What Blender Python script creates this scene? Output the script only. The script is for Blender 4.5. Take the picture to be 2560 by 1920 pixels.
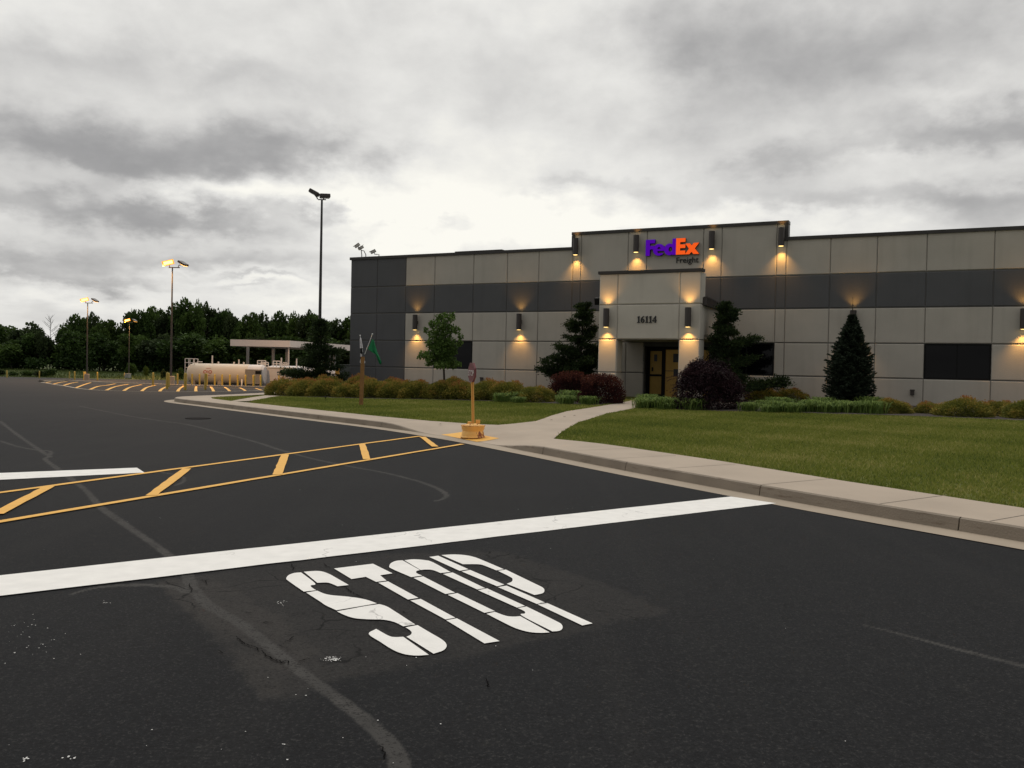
import bpy, bmesh, math, random
import numpy as np
from mathutils import Vector, Matrix
from mathutils.geometry import delaunay_2d_cdt

random.seed(7)
rng = np.random.default_rng(11)
R = math.radians
scene = bpy.context.scene
for o in list(bpy.data.objects):
    bpy.data.objects.remove(o)
col = scene.collection

# ------------------------------------------------------------------ camera
EYE = 1.55
PW, PH, PF = 2560.0, 1920.0, 2145.0
PITCH, ROLL, YAW = -0.0184, 0.021, -0.459
fwd = Vector((0, math.cos(PITCH), math.sin(PITCH)))
r0 = Vector((1, 0, 0)); u0 = r0.cross(fwd)
cam_r = math.cos(ROLL) * r0 + math.sin(ROLL) * u0
cam_u = -math.sin(ROLL) * r0 + math.cos(ROLL) * u0
cd = bpy.data.cameras.new('camera')
cam = bpy.data.objects.new('camera', cd); col.objects.link(cam)
cam.matrix_world = Matrix(((cam_r.x, cam_u.x, -fwd.x, 0), (cam_r.y, cam_u.y, -fwd.y, 0),
                           (cam_r.z, cam_u.z, -fwd.z, EYE), (0, 0, 0, 1)))
cd.sensor_width = 36; cd.lens = 36 * PF / PW
cd.clip_start = 0.1; cd.clip_end = 6000
scene.camera = cam
scene.view_settings.view_transform = 'Standard'
scene.view_settings.look = 'None'
scene.view_settings.exposure = 0.0
scene.view_settings.gamma = 1.0

def ray(px, py):
    return fwd + cam_r * ((px - PW / 2) / PF) - cam_u * ((py - PH / 2) / PF)

# ------------------------------------------------------------------ world
SUN_EL, SUN_AZ = R(58), R(-12)          # azimuth measured from +Y towards +X
world = bpy.data.worlds.new("World"); scene.world = world
world.use_nodes = True
wt = world.node_tree; wt.nodes.clear()
def wn(t, **k):
    n = wt.nodes.new(t)
    for a, v in k.items(): setattr(n, a, v)
    return n
def M(op, a, b=None, c=None, clamp=False):
    n = wt.nodes.new('ShaderNodeMath'); n.operation = op; n.use_clamp = clamp
    for i, v in enumerate((a, b, c)):
        if v is None: continue
        if isinstance(v, (int, float)): n.inputs[i].default_value = v
        else: wt.links.new(v, n.inputs[i])
    return n.outputs[0]
tc = wn('ShaderNodeTexCoord')
sep = wn('ShaderNodeSeparateXYZ'); wt.links.new(tc.outputs['Generated'], sep.inputs[0])
dx, dy, dz = sep.outputs
az0 = M('ARCTAN2', dx, dy)
el0 = M('ARCSINE', M('MINIMUM', M('MAXIMUM', dz, -1.0), 1.0))
zz = M('ADD', M('MAXIMUM', dz, 0.0), 0.10)
comb = wn('ShaderNodeCombineXYZ')
wt.links.new(M('DIVIDE', dx, zz), comb.inputs[0]); wt.links.new(M('DIVIDE', dy, zz), comb.inputs[1])
def noise(vec, scale, detail, rough=0.55, dist=0.0):
    n = wn('ShaderNodeTexNoise'); n.inputs['Scale'].default_value = scale
    n.inputs['Detail'].default_value = detail; n.inputs['Roughness'].default_value = rough
    n.inputs['Distortion'].default_value = dist
    wt.links.new(vec, n.inputs['Vector']); return n
cb2 = wn('ShaderNodeCombineXYZ')
wt.links.new(M('MULTIPLY', az0, 5.0), cb2.inputs[0]); wt.links.new(M('MULTIPLY', M('POWER', M('MAXIMUM', el0, 0.0), 0.72), 7.5), cb2.inputs[1])
nA = noise(comb.outputs[0], 0.9, 8, 0.55, 0.2)          # cloud deck seen in perspective
nB = noise(cb2.outputs[0], 1.7, 9, 0.56, 0.15)          # lumps
nC = noise(cb2.outputs[0], 4.2, 8, 0.60, 0.1)
nW = noise(cb2.outputs[0], 2.3, 7, 0.58, 0.0)
sepw = wn('ShaderNodeSeparateColor'); wt.links.new(nW.outputs['Color'], sepw.inputs[0])
az = M('ADD', az0, M('MULTIPLY', M('SUBTRACT', sepw.outputs[0], 0.5), 0.26))
el = M('ADD', el0, M('MULTIPLY', M('SUBTRACT', sepw.outputs[1], 0.5), 0.085))
def azel(x, y):
    d = ray(x * PW / 2212, y * PW / 2212).normalized()
    return math.atan2(d.x, d.y), math.asin(d.z)
clouds = [  # cloud banks and gaps: place and size in the sky, strength
    (330, 340, 360, 44, -.29), (700, 330, 160, 30, -.12), (60, 300, 160, 60, -.10), (290, 385, 150, 26, -.14), (640, 315, 170, 42, -.17), (60, 125, 150, 36, -.10),
    (480, 160, 150, 34, -.10), (120, 450, 260, 30, -.19), (360, 468, 190, 20, -.17), (60, 560, 170, 26, -.24), (230, 600, 150, 10, -.14),
    (690, 463, 62, 15, -.26), (970, 482, 110, 15, -.22), (560, 600, 75, 6, -.22), (420, 548, 190, 17, -.16), (520, 625, 50, 5, -.14),
    (490, 415, 150, 28, .26), (800, 385, 240, 80, .14), (640, 615, 280, 26, .18), (170, 645, 160, 16, .12), (1000, 400, 250, 110, .12),
    (1150, 490, 200, 44, .28), (850, 480, 130, 60, .14), (1640, 468, 200, 22, .24), (1330, 170, 120, 60, .06), (150, 370, 70, 14, .10),
    (1560, 80, 220, 70, -.15), (1850, 130, 300, 80, -.16), (2150, 285, 230, 36, -.26), (1680, 355, 120, 20, -.22),
    (1560, 250, 160, 40, -.06), (2050, 425, 330, 26, -.20), (2190, 470, 130, 32, -.16), (1260, 412, 150, 12, -.12), (1850, 350, 180, 14, .10),
    (100, 15, 220, 50, .08), (1200, 30, 200, 60, .06), (2050, 210, 160, 26, .08), (1950, 240, 40, 16, -.06)]
acc = None
for (x, y, sx, sy, a) in clouds:
    a0, e0 = azel(x, y); k = 1853.0
    u = M('DIVIDE', M('SUBTRACT', az, a0), sx / k); v = M('DIVIDE', M('SUBTRACT', el, e0), sy / k)
    g = M('EXPONENT', M('MULTIPLY', M('ADD', M('MULTIPLY', u, u), M('MULTIPLY', v, v)), -0.7))
    acc = M('MULTIPLY', g, a) if acc is None else M('MULTIPLY_ADD', g, a, acc)
val = M('ADD', M('MULTIPLY', acc, 1.28), 0.725)
val = M('ADD', val, M('MULTIPLY', M('SUBTRACT', nA.outputs[0], 0.5), 0.32))
val = M('ADD', val, M('MULTIPLY', M('SUBTRACT', nB.outputs[0], 0.5), 0.44))
val = M('ADD', val, M('MULTIPLY', M('SUBTRACT', nC.outputs[0], 0.5), 0.11))
# the deck is brighter overhead, darker behind the camera where dusk is further on
up = wn('ShaderNodeMapRange'); up.inputs['From Min'].default_value = 0.45; up.inputs['From Max'].default_value = 1.0
up.inputs['To Min'].default_value = 0.0; up.inputs['To Max'].default_value = 0.25; wt.links.new(dz, up.inputs['Value'])
bk = wn('ShaderNodeMapRange'); bk.inputs['From Min'].default_value = 0.1; bk.inputs['From Max'].default_value = -0.5
bk.inputs['To Min'].default_value = 0.0; bk.inputs['To Max'].default_value = -0.36; wt.links.new(dy, bk.inputs['Value'])
val = M('ADD', M('ADD', val, up.outputs[0]), bk.outputs[0])
val = M('MINIMUM', M('SMOOTH_MAX', val, 0.31, 0.30), 1.02)
ramp = wn('ShaderNodeValToRGB'); wt.links.new(val, ramp.inputs[0])
ramp.color_ramp.elements[0].position = 0.0; ramp.color_ramp.elements[0].color = (0, 0, 0, 1)
ramp.color_ramp.elements[1].position = 1.0; ramp.color_ramp.elements[1].color = (1.0, 0.98, 0.905, 1)
for p, c in ((0.35, (.350, .346, .346, 1)), (0.6, (  .605, .597, .583, 1)), (0.8, (.805, .795, .765, 1))):
    e = ramp.color_ramp.elements.new(p); e.color = c
sky = wn('ShaderNodeTexSky'); sky.sky_type = 'NISHITA'; sky.sun_disc = False
sky.sun_elevation = SUN_EL; sky.sun_rotation = SUN_AZ
bg1 = wn('ShaderNodeBackground'); wt.links.new(sky.outputs[0], bg1.inputs[0]); bg1.inputs[1].default_value = 0.05
bg2 = wn('ShaderNodeBackground'); wt.links.new(ramp.outputs[0], bg2.inputs[0]); bg2.inputs[1].default_value = 1.0
mx = wn('ShaderNodeMixShader'); mx.inputs[0].default_value = 0.97
wt.links.new(bg1.outputs[0], mx.inputs[1]); wt.links.new(bg2.outputs[0], mx.inputs[2])
wo = wn('ShaderNodeOutputWorld'); wt.links.new(mx.outputs[0], wo.inputs[0])
world.cycles.sampling_method = 'MANUAL'; world.cycles.sample_map_resolution = 512

sl = bpy.data.lights.new('sun', 'SUN'); sl.energy = 1.0; sl.angle = R(45); sl.color = (1, .96, .9)
so = bpy.data.objects.new('sun', sl); col.objects.link(so)
sd = Vector((math.sin(SUN_AZ) * math.cos(SUN_EL), math.cos(SUN_AZ) * math.cos(SUN_EL), math.sin(SUN_EL)))
so.rotation_euler = sd.to_track_quat('Z', 'Y').to_euler()
so.location = (0, 0, 60)

# ------------------------------------------------------------------ materials
MATS = {}
def mat(name, color=(.5, .5, .5), rough=.7, metal=0.0, var=0.0, vscale=6.0, bump=0.0, bscale=40.0, spec=0.5, emit=None, estr=0.0):
    m = bpy.data.materials.new(name); m.use_nodes = True; t = m.node_tree
    b = t.nodes['Principled BSDF']
    b.inputs['Base Color'].default_value = (*color, 1); b.inputs['Roughness'].default_value = rough
    b.inputs['Metallic'].default_value = metal; b.inputs['Specular IOR Level'].default_value = spec
    if emit: b.inputs['Emission Color'].default_value = (*emit, 1); b.inputs['Emission Strength'].default_value = estr
    c = t.nodes.new('ShaderNodeTexCoord')
    if var > 0:
        n = t.nodes.new('ShaderNodeTexNoise'); n.inputs['Scale'].default_value = vscale; n.inputs['Detail'].default_value = 6
        t.links.new(c.outputs['Object'], n.inputs['Vector'])
        r = t.nodes.new('ShaderNodeValToRGB')
        r.color_ramp.elements[0].position = .3; r.color_ramp.elements[1].position = .7
        r.color_ramp.elements[0].color = (*[v * (1 - var) for v in color], 1)
        r.color_ramp.elements[1].color = (*[min(1, v * (1 + var)) for v in color], 1)
        t.links.new(n.outputs[0], r.inputs[0]); t.links.new(r.outputs[0], b.inputs['Base Color'])
    if bump > 0:
        n2 = t.nodes.new('ShaderNodeTexNoise'); n2.inputs['Scale'].default_value = bscale; n2.inputs['Detail'].default_value = 4
        t.links.new(c.outputs['Object'], n2.inputs['Vector'])
        bp = t.nodes.new('ShaderNodeBump'); bp.inputs['Strength'].default_value = bump; bp.inputs['Distance'].default_value = 0.01
        t.links.new(n2.outputs[0], bp.inputs['Height']); t.links.new(bp.outputs[0], b.inputs['Normal'])
    MATS[name] = m
    return m

def foliage_mat(name, stops, trans=.25, rough=.6):
    m = bpy.data.materials.new(name); m.use_nodes = True; t = m.node_tree
    b = t.nodes['Principled BSDF']; b.inputs['Roughness'].default_value = rough; b.inputs['Specular IOR Level'].default_value = .08
    a = t.nodes.new('ShaderNodeAttribute'); a.attribute_name = 'rnd'
    r = t.nodes.new('ShaderNodeValToRGB'); t.links.new(a.outputs['Fac'], r.inputs[0])
    while len(r.color_ramp.elements) < len(stops): r.color_ramp.elements.new(.5)
    for e, (p, c) in zip(r.color_ramp.elements, stops): e.position = p; e.color = (*c, 1)
    t.links.new(r.outputs[0], b.inputs['Base Color'])
    tr = t.nodes.new('ShaderNodeBsdfTranslucent'); t.links.new(r.outputs[0], tr.inputs[0])
    mix = t.nodes.new('ShaderNodeMixShader'); mix.inputs[0].default_value = trans
    t.links.new(b.outputs[0], mix.inputs[1]); t.links.new(tr.outputs[0], mix.inputs[2])
    t.links.new(mix.outputs[0], t.nodes['Material Output'].inputs[0])
    MATS[name] = m
    return m

m_light = mat('light_panel_paint', (.445, .415, .36), .85, var=.06, vscale=1.1, bump=.5, bscale=38)
m_dark = mat('dark_panel_paint', (.090, .092, .096), .85, var=.05, vscale=1.1, bump=.5, bscale=38)
def weather(m, k):
    t = m.node_tree; b = t.nodes['Principled BSDF']; src = b.inputs['Base Color'].links[0].from_socket
    c = t.nodes.new('ShaderNodeTexCoord'); out = src
    for sc, ns_, lo, hi, am in (((2.2, 2.2, .16), 1.6, .52, .72, k), ((1, 1, 1), 55, .56, .7, k * .9)):
        mp = t.nodes.new('ShaderNodeMapping'); mp.inputs['Scale'].default_value = sc; t.links.new(c.outputs['Object'], mp.inputs[0])
        n = t.nodes.new('ShaderNodeTexNoise'); n.inputs['Scale'].default_value = ns_; n.inputs['Detail'].default_value = 6; t.links.new(mp.outputs[0], n.inputs['Vector'])
        r = t.nodes.new('ShaderNodeMapRange'); r.inputs[1].default_value = lo; r.inputs[2].default_value = hi; r.inputs[3].default_value = 0; r.inputs[4].default_value = am; t.links.new(n.outputs[0], r.inputs[0])
        mc = t.nodes.new('ShaderNodeMix'); mc.data_type = 'RGBA'; mc.blend_type = 'MULTIPLY'; t.links.new(r.outputs[0], mc.inputs[0]); t.links.new(out, mc.inputs[6]); mc.inputs[7].default_value = (.55, .53, .5, 1); out = mc.outputs[2]
    t.links.new(out, b.inputs['Base Color'])
weather(m_light, .16); weather(m_dark, .16)
m_portal = mat('portal_paint', (.53, .495, .43), .85, var=.06, vscale=1.1, bump=.4, bscale=38); weather(m_portal, .14)
m_joint = mat('joint_sealant', (.12, .115, .105), .9)
m_coping = mat('bronze_coping', (.030, .026, .023), .5, var=.1)
m_bronze = mat('bronze_metal', (.040, .032, .028), .45, var=.1)
m_black = mat('black_metal', (.010, .010, .010), .5, spec=.12)
m_glass = mat('dark_glass', (.003, .003, .0035), .03, spec=.18)
m_inside = mat('dark_interior', (.01, .009, .008), .9)
m_ochre = mat('ochre_door_lit', (.31, .19, .028), .45, var=.12, vscale=2, emit=(.5, .29, .035), estr=.01)
m_ochre2 = mat('ochre_wall_behind_glass', (.38, .23, .04), .4, var=.15, vscale=2, emit=(.55, .30, .045), estr=.03)
m_poster = mat('poster_print', (.018, .022, .03), .4, var=.4, vscale=6)
m_purple = mat('purple_letter', (.06, .004, .30), .6, spec=.1, emit=(.085, .0, .36), estr=.62)
m_orange = mat('orange_letter', (.85, .10, .015), .6, spec=.1, emit=(1.0, .115, .012), estr=.66)
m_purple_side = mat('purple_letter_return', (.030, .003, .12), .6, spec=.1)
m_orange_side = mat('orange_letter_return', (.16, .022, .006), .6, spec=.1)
m_blackletter = mat('black_letter', (.012, .011, .011), .5)
m_conc = mat('concrete', (.36, .295, .225), .9, var=.10, vscale=1.3, bump=.4, bscale=60)
m_walk = mat('sidewalk_concrete', (.41, .335, .262), .9, var=.09, vscale=.9, bump=.3, bscale=60)
m_yellow = mat('yellow_road_paint', (.78, .42, .075), .75, var=.06, vscale=9)
m_yel_rust = mat('yellow_steel', (.80, .44, .11), .6, var=.08, vscale=7)
m_bollard = mat('bollard_yellow', (.42, .30, .05), .6, var=.12, vscale=3)
m_rust = mat('rust', (.20, .055, .015), .9, var=.4, vscale=20)
m_signred = mat('faded_red_sign', (.155, .036, .042), .6, var=.12, vscale=8)
m_signwhite = mat('worn_white_sign', (.55, .50, .48), .7, var=.2, vscale=30)
m_wood = mat('post_timber', (.26, .13, .04), .8, var=.2, vscale=8)
m_green = mat('green_flag', (.0, .17, .055), .7, var=.1)
m_white = mat('white_cloth', (.62, .60, .62), .8, var=.05)
m_blackcloth = mat('black_cloth', (.015, .014, .016), .8)
m_silver = mat('brushed_aluminium', (.6, .6, .6), .35, metal=.9)
m_camera = mat('camera_housing', (.50, .48, .44), .5)
m_tank = mat('cream_tank_paint', (.60, .52, .41), .55, var=.06, vscale=.8)
m_tankw = mat('white_tank_paint', (.62, .58, .55), .55, var=.05, vscale=.8)
m_canopy = mat('canopy_panel', (.80, .69, .62), .5, var=.03)  # pinkish tint puts the sodium lamp's light into the white panels
m_cancol = mat('canopy_column', (.22, .21, .20), .6)
m_redmark = mat('red_tank_mark', (.42, .11, .08), .6)
m_bark = mat('bark', (.045, .036, .028), .95, var=.3, vscale=5)
m_pole = mat('dark_pole_paint', (.035, .033, .032), .55, var=.1)
m_mulch = mat('mulch', (.036, .026, .020), .95, var=.5, vscale=14, bump=1, bscale=35)
m_lens = mat('sodium_lamp_lens', (.9, .6, .2), .4, emit=(1.0, .46, .085), estr=7.0)
m_glow = mat('sodium_glow', (.8, .4, .1), .4, emit=(1.0, .30, .025), estr=1.3)  # for the added halo plate round the lamp lens
m_wlens = mat('warm_lamp_lens', (.9, .7, .4), .4, emit=(1.0, .66, .22), estr=2.6)
m_deadlens = mat('unlit_lens', (.25, .25, .24), .2)
m_leafdry = mat('dry_leaf', (.05, .032, .02), .9)
m_iron = mat('cast_iron', (.010, .009, .009), .9, spec=.08, bump=1, bscale=30)
m_fleck = mat('white_paint_fleck', (.75, .74, .72), .8)

def white_paint():
    m = mat('white_road_paint', (.82, .80, .765), .75, var=.05, vscale=7, bump=.35, bscale=70)
    t = m.node_tree; b = t.nodes['Principled BSDF']
    src = b.inputs['Base Color'].links[0].from_socket
    c = t.nodes.new('ShaderNodeTexCoord')
    v = t.nodes.new('ShaderNodeTexVoronoi'); v.feature = 'DISTANCE_TO_EDGE'; v.inputs['Scale'].default_value = 1.5
    n = t.nodes.new('ShaderNodeTexNoise'); n.inputs['Scale'].default_value = 3.5; n.inputs['Detail'].default_value = 6
    t.links.new(c.outputs['Object'], n.inputs['Vector'])
    mixv = t.nodes.new('ShaderNodeMix'); mixv.data_type = 'VECTOR'; mixv.inputs[0].default_value = .32
    t.links.new(c.outputs['Object'], mixv.inputs[4]); t.links.new(n.outputs['Color'], mixv.inputs[5])
    t.links.new(mixv.outputs[1], v.inputs['Vector'])
    r = t.nodes.new('ShaderNodeMapRange'); r.inputs['From Min'].default_value = .0; r.inputs['From Max'].default_value = .009
    r.inputs['To Min'].default_value = 1; r.inputs['To Max'].default_value = 0; t.links.new(v.outputs[0], r.inputs[0])
    n2 = t.nodes.new('ShaderNodeTexNoise'); n2.inputs['Scale'].default_value = 1.6; t.links.new(c.outputs['Object'], n2.inputs['Vector'])
    r2 = t.nodes.new('ShaderNodeMapRange'); r2.inputs['From Min'].default_value = .48; r2.inputs['From Max'].default_value = .62
    t.links.new(n2.outputs[0], r2.inputs[0])
    mu = t.nodes.new('ShaderNodeMath'); mu.operation = 'MULTIPLY'; t.links.new(r.outputs[0], mu.inputs[0]); t.links.new(r2.outputs[0], mu.inputs[1])
    mu2 = t.nodes.new('ShaderNodeMath'); mu2.operation = 'MULTIPLY'; mu2.inputs[1].default_value = .6; t.links.new(mu.outputs[0], mu2.inputs[0])
    mc = t.nodes.new('ShaderNodeMix'); mc.data_type = 'RGBA'
    t.links.new(mu2.outputs[0], mc.inputs[0]); t.links.new(src, mc.inputs[6]); mc.inputs[7].default_value = (.25, .24, .23, 1)
    t.links.new(mc.outputs[2], b.inputs['Base Color'])
    return m
m_wpaint = white_paint()

def asphalt_mat():
    m = bpy.data.materials.new('sealed_asphalt'); m.use_nodes = True; t = m.node_tree; b = t.nodes['Principled BSDF']
    N = t.nodes.new; L = t.links.new
    c = N('ShaderNodeTexCoord'); P = c.outputs['Object']
    def ns(scale, det, rough=.6):
        n = N('ShaderNodeTexNoise'); n.inputs['Scale'].default_value = scale; n.inputs['Detail'].default_value = det
        n.inputs['Roughness'].default_value = rough; L(P, n.inputs['Vector']); return n.outputs[0]
    def mr(s, a, b_, c_, d):
        n = N('ShaderNodeMapRange'); n.inputs[1].default_value = a; n.inputs[2].default_value = b_
        n.inputs[3].default_value = c_; n.inputs[4].default_value = d; L(s, n.inputs[0]); return n.outputs[0]
    def mm(op, a, b_):
        n = N('ShaderNodeMath'); n.operation = op
        for i, v in enumerate((a, b_)):
            if isinstance(v, (int, float)): n.inputs[i].default_value = v
            else: L(v, n.inputs[i])
        return n.outputs[0]
    def mixc(f, a, b_):
        n = N('ShaderNodeMix'); n.data_type = 'RGBA'; L(f, n.inputs[0])
        for i, v in ((6, a), (7, b_)):
            if isinstance(v, tuple): n.inputs[i].default_value = (*v, 1)
            else: L(v, n.inputs[i])
        return n.outputs[2]
    base = mixc(mr(ns(.22, 6), .35, .65, 0, 1), (.0102, .0107, .0122), (.0150, .0155, .0170))
    # squeegee streaks of the seal coat, running along the road
    mp = N('ShaderNodeMapping'); mp.inputs['Rotation'].default_value = (0, 0, R(-29)); mp.inputs['Scale'].default_value = (3.2, .16, 1)
    L(P, mp.inputs[0]); n = N('ShaderNodeTexNoise'); n.inputs['Scale'].default_value = .8; n.inputs['Detail'].default_value = 5; L(mp.outputs[0], n.inputs['Vector'])
    base = mixc(mm('MULTIPLY', mr(n.outputs[0], .5, .75, 0, 1), .40), base, (.021, .0205, .0205))
    # paler far yard: grazing sky sheen put into the colour, with an older coat
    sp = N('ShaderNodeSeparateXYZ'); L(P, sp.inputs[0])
    far_pale = mm('ADD', mr(sp.outputs[1], 18, 75, 0, 1), mm('MULTIPLY', mm('SUBTRACT', ns(.09, 4), .5), .6))
    base = mixc(mr(far_pale, 0, 1, 0, 1), base, (.044, .0405, .0385))
    wear = N('ShaderNodeAttribute'); wear.attribute_name = 'wear'
    seam = N('ShaderNodeAttribute'); seam.attribute_name = 'seam'
    base = mixc(mm('MULTIPLY', wear.outputs['Fac'], mr(ns(1.3, 6), .3, .7, .45, 1)), base, (.036, .033, .031))
    base = mixc(mm('MULTIPLY', seam.outputs['Fac'], mr(ns(2.5, 5), .25, .6, .55, 1)), base, (.060, .057, .054))
    # aggregate
    fine = ns(62, 5, .78); mid = ns(9, 6, .7)
    base = mixc(mm('MULTIPLY', mr(mid, .56, .70, 0, 1), .55), base, (.022, .0215, .021))
    base = mixc(mm('MULTIPLY', mr(mid, .44, .34, 0, 1), .5), base, (.0065, .0066, .007))
    base = mixc(mm('MULTIPLY', mr(fine, .54, .66, 0, 1), .75), base, (.060, .058, .056))
    base = mixc(mm('MULTIPLY', mr(fine, .47, .38, 0, 1), .85), base, (.003, .003, .0032))
    # cracks, where the coat has worn
    n5 = N('ShaderNodeTexNoise'); n5.inputs['Scale'].default_value = 2.0; n5.inputs['Detail'].default_value = 6; L(P, n5.inputs['Vector'])
    mv = N('ShaderNodeMix'); mv.data_type = 'VECTOR'; mv.inputs[0].default_value = .35; L(P, mv.inputs[4]); L(n5.outputs['Color'], mv.inputs[5])
    vo = N('ShaderNodeTexVoronoi'); vo.feature = 'DISTANCE_TO_EDGE'; vo.inputs['Scale'].default_value = 2.1; L(mv.outputs[1], vo.inputs['Vector'])
    ck = mm('MULTIPLY', mm('MULTIPLY', mr(vo.outputs[0], .004, .014, 1, 0), mr(ns(1.1, 4), .47, .58, 0, 1)), mr(wear.outputs['Fac'], .12, .5, 0, 1))
    base = mixc(ck, base, (.006, .006, .006))
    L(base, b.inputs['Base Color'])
    b.inputs['Specular IOR Level'].default_value = .10
    L(mr(fine, .3, .7, .72, .95), b.inputs['Roughness'])
    bp = N('ShaderNodeBump'); bp.inputs['Strength'].default_value = .55; bp.inputs['Distance'].default_value = .004
    L(fine, bp.inputs['Height']); L(bp.outputs[0], b.inputs['Normal'])
    return m
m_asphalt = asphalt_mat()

def grass_ground(name, c1, c2, c3, sc):
    m = mat(name, c1, .95); t = m.node_tree; b = t.nodes['Principled BSDF']; b.inputs['Specular IOR Level'].default_value = .1
    c = t.nodes.new('ShaderNodeTexCoord')
    n = t.nodes.new('ShaderNodeTexNoise'); n.inputs['Scale'].default_value = sc; n.inputs['Detail'].default_value = 8; n.inputs['Roughness'].default_value = .7
    t.links.new(c.outputs['Object'], n.inputs['Vector'])
    r = t.nodes.new('ShaderNodeValToRGB'); t.links.new(n.outputs[0], r.inputs[0])
    r.color_ramp.elements[0].position = .3; r.color_ramp.elements[0].color = (*c1, 1)
    r.color_ramp.elements[1].position = .72; r.color_ramp.elements[1].color = (*c3, 1)
    e = r.color_ramp.elements.new(.5); e.color = (*c2, 1)
    t.links.new(r.outputs[0], b.inputs['Base Color'])
    return m
m_lawn = grass_ground('lawn_ground', (0.0690, 0.0820, 0.0201), (0.1006, 0.1150, 0.0274), (0.1365, 0.1380, 0.0403), 1.2)
m_bank = grass_ground('rough_grass_bank', (.040, .052, .018), (.060, .078, .024), (.085, .10, .035), .35)

def blade_mat():
    m = foliage_mat('grass_blades', [(0, (0.0940, 0.1264, 0.0259)), (.35, (0.1702, 0.2041, 0.0389)), (.7, (0.2350, 0.2512, 0.0518)), (1, (0.3726, 0.3402, 0.1216))], .4)
    return m
m_blades = blade_mat()

# ------------------------------------------------------------------ helpers
def setp(o, label=None, cat=None, group=None, kind=None):
    for k, v in (('label', label), ('category', cat), ('group', group), ('kind', kind)):
        if v: o[k] = v
    return o

def empty(name, loc=(0, 0, 0), rz=0.0, label=None, cat=None, group=None, parent=None):
    o = bpy.data.objects.new(name, None); col.objects.link(o)
    o.empty_display_size = .2
    o.location = loc; o.rotation_euler = (0, 0, rz)
    if parent: o.parent = parent
    return setp(o, label, cat, group)

def copy_tree(o, parent=None):
    c = o.copy(); col.objects.link(c)
    if parent: c.parent = parent
    for ch in list(o.children): copy_tree(ch, c)
    return c

class MB:
    def __init__(s): s.v = []; s.f = []; s.mi = []
    def add(s, vs, fs, mi=0):
        o = len(s.v); s.v += [tuple(p) for p in vs]
        for f in fs: s.f.append(tuple(i + o for i in f)); s.mi.append(mi)
        return s
    def box(s, x0, x1, y0, y1, z0, z1, mi=0, mtx=None):
        v = [(x, y, z) for z in (z0, z1) for y in (y0, y1) for x in (x0, x1)]
        if mtx is not None: v = [mtx @ Vector(p) for p in v]
        return s.add(v, [(0, 2, 3, 1), (4, 5, 7, 6), (0, 1, 5, 4), (2, 6, 7, 3), (0, 4, 6, 2), (1, 3, 7, 5)], mi)
    def tube(s, pts, r, n=10, mi=0, caps=True):
        pts = [Vector(p) for p in pts]
        rs = r if isinstance(r, (list, tuple)) else [r] * len(pts)
        vs = []; fs = []
        a = None
        for i, p in enumerate(pts):
            d = (pts[min(i + 1, len(pts) - 1)] - pts[max(i - 1, 0)]).normalized()
            if a is None:
                a = d.cross(Vector((0, 0, 1)) if abs(d.z) < .9 else Vector((1, 0, 0))).normalized()
            else:
                a = (a - d * a.dot(d)).normalized()
            b = d.cross(a)
            for k in range(n):
                t = 2 * math.pi * k / n
                vs.append(p + (a * math.cos(t) + b * math.sin(t)) * rs[i])
        for i in range(len(pts) - 1):
            for k in range(n):
                fs.append((i * n + k, i * n + (k + 1) % n, (i + 1) * n + (k + 1) % n, (i + 1) * n + k))
        if caps:
            fs.append(tuple(range(n - 1, -1, -1))); fs.append(tuple((len(pts) - 1) * n + k for k in range(n)))
        return s.add(vs, fs, mi)
    def lathe(s, prof, n=28, mi=0, mtx=None):
        vs = []; fs = []
        for (r, z) in prof:
            for k in range(n):
                t = 2 * math.pi * k / n; p = Vector((r * math.cos(t), r * math.sin(t), z))
                vs.append(mtx @ p if mtx is not None else p)
        for i in range(len(prof) - 1):
            for k in range(n):
                fs.append((i * n + k, i * n + (k + 1) % n, (i + 1) * n + (k + 1) % n, (i + 1) * n + k))
        if prof[0][0] > 1e-4: fs.append(tuple(range(n - 1, -1, -1)))
        if prof[-1][0] > 1e-4: fs.append(tuple((len(prof) - 1) * n + k for k in range(n)))
        return s.add(vs, fs, mi)
    def build(s, name, mats, parent=None, smooth=False, bevel=0.0):
        me = bpy.data.meshes.new(name); me.from_pydata(s.v, [], s.f)
        if not isinstance(mats, (list, tuple)): mats = [mats]
        for m in mats: me.materials.append(m)
        me.polygons.foreach_set('material_index', s.mi)
        if smooth:
            me.polygons.foreach_set('use_smooth', [True] * len(me.polygons))
        me.update(); me.validate()
        if smooth:
            try: me.set_sharp_from_angle(angle=R(38))
            except Exception: pass
        o = bpy.data.objects.new(name, me); col.objects.link(o)
        if parent: o.parent = parent
        if bevel > 0:
            md = o.modifiers.new('bevel', 'BEVEL'); md.width = bevel; md.segments = 2; md.limit_method = 'ANGLE'
        return o

def quads_mesh(name, V, mat_, rnd=None, parent=None, nper=4):
    """V: (n, nper, 3) array -> n faces; rnd: n values kept as a point attribute"""
    n = V.shape[0]
    me = bpy.data.meshes.new(name)
    me.vertices.add(n * nper); me.vertices.foreach_set('co', V.reshape(-1).astype(np.float32))
    me.loops.add(n * nper); me.loops.foreach_set('vertex_index', np.arange(n * nper, dtype=np.int32))
    me.polygons.add(n); me.polygons.foreach_set('loop_start', np.arange(0, n * nper, nper, dtype=np.int32))
    if rnd is not None:
        a = me.attributes.new('rnd', 'FLOAT', 'POINT'); a.data.foreach_set('value', np.repeat(rnd, nper).astype(np.float32))
    me.materials.append(mat_); me.update(calc_edges=True)
    if name is None: return me
    o = bpy.data.objects.new(name, me); col.objects.link(o)
    if parent: o.parent = parent
    return o

def unit(v): return v / np.maximum(np.linalg.norm(v, axis=-1, keepdims=True), 1e-9)

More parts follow.
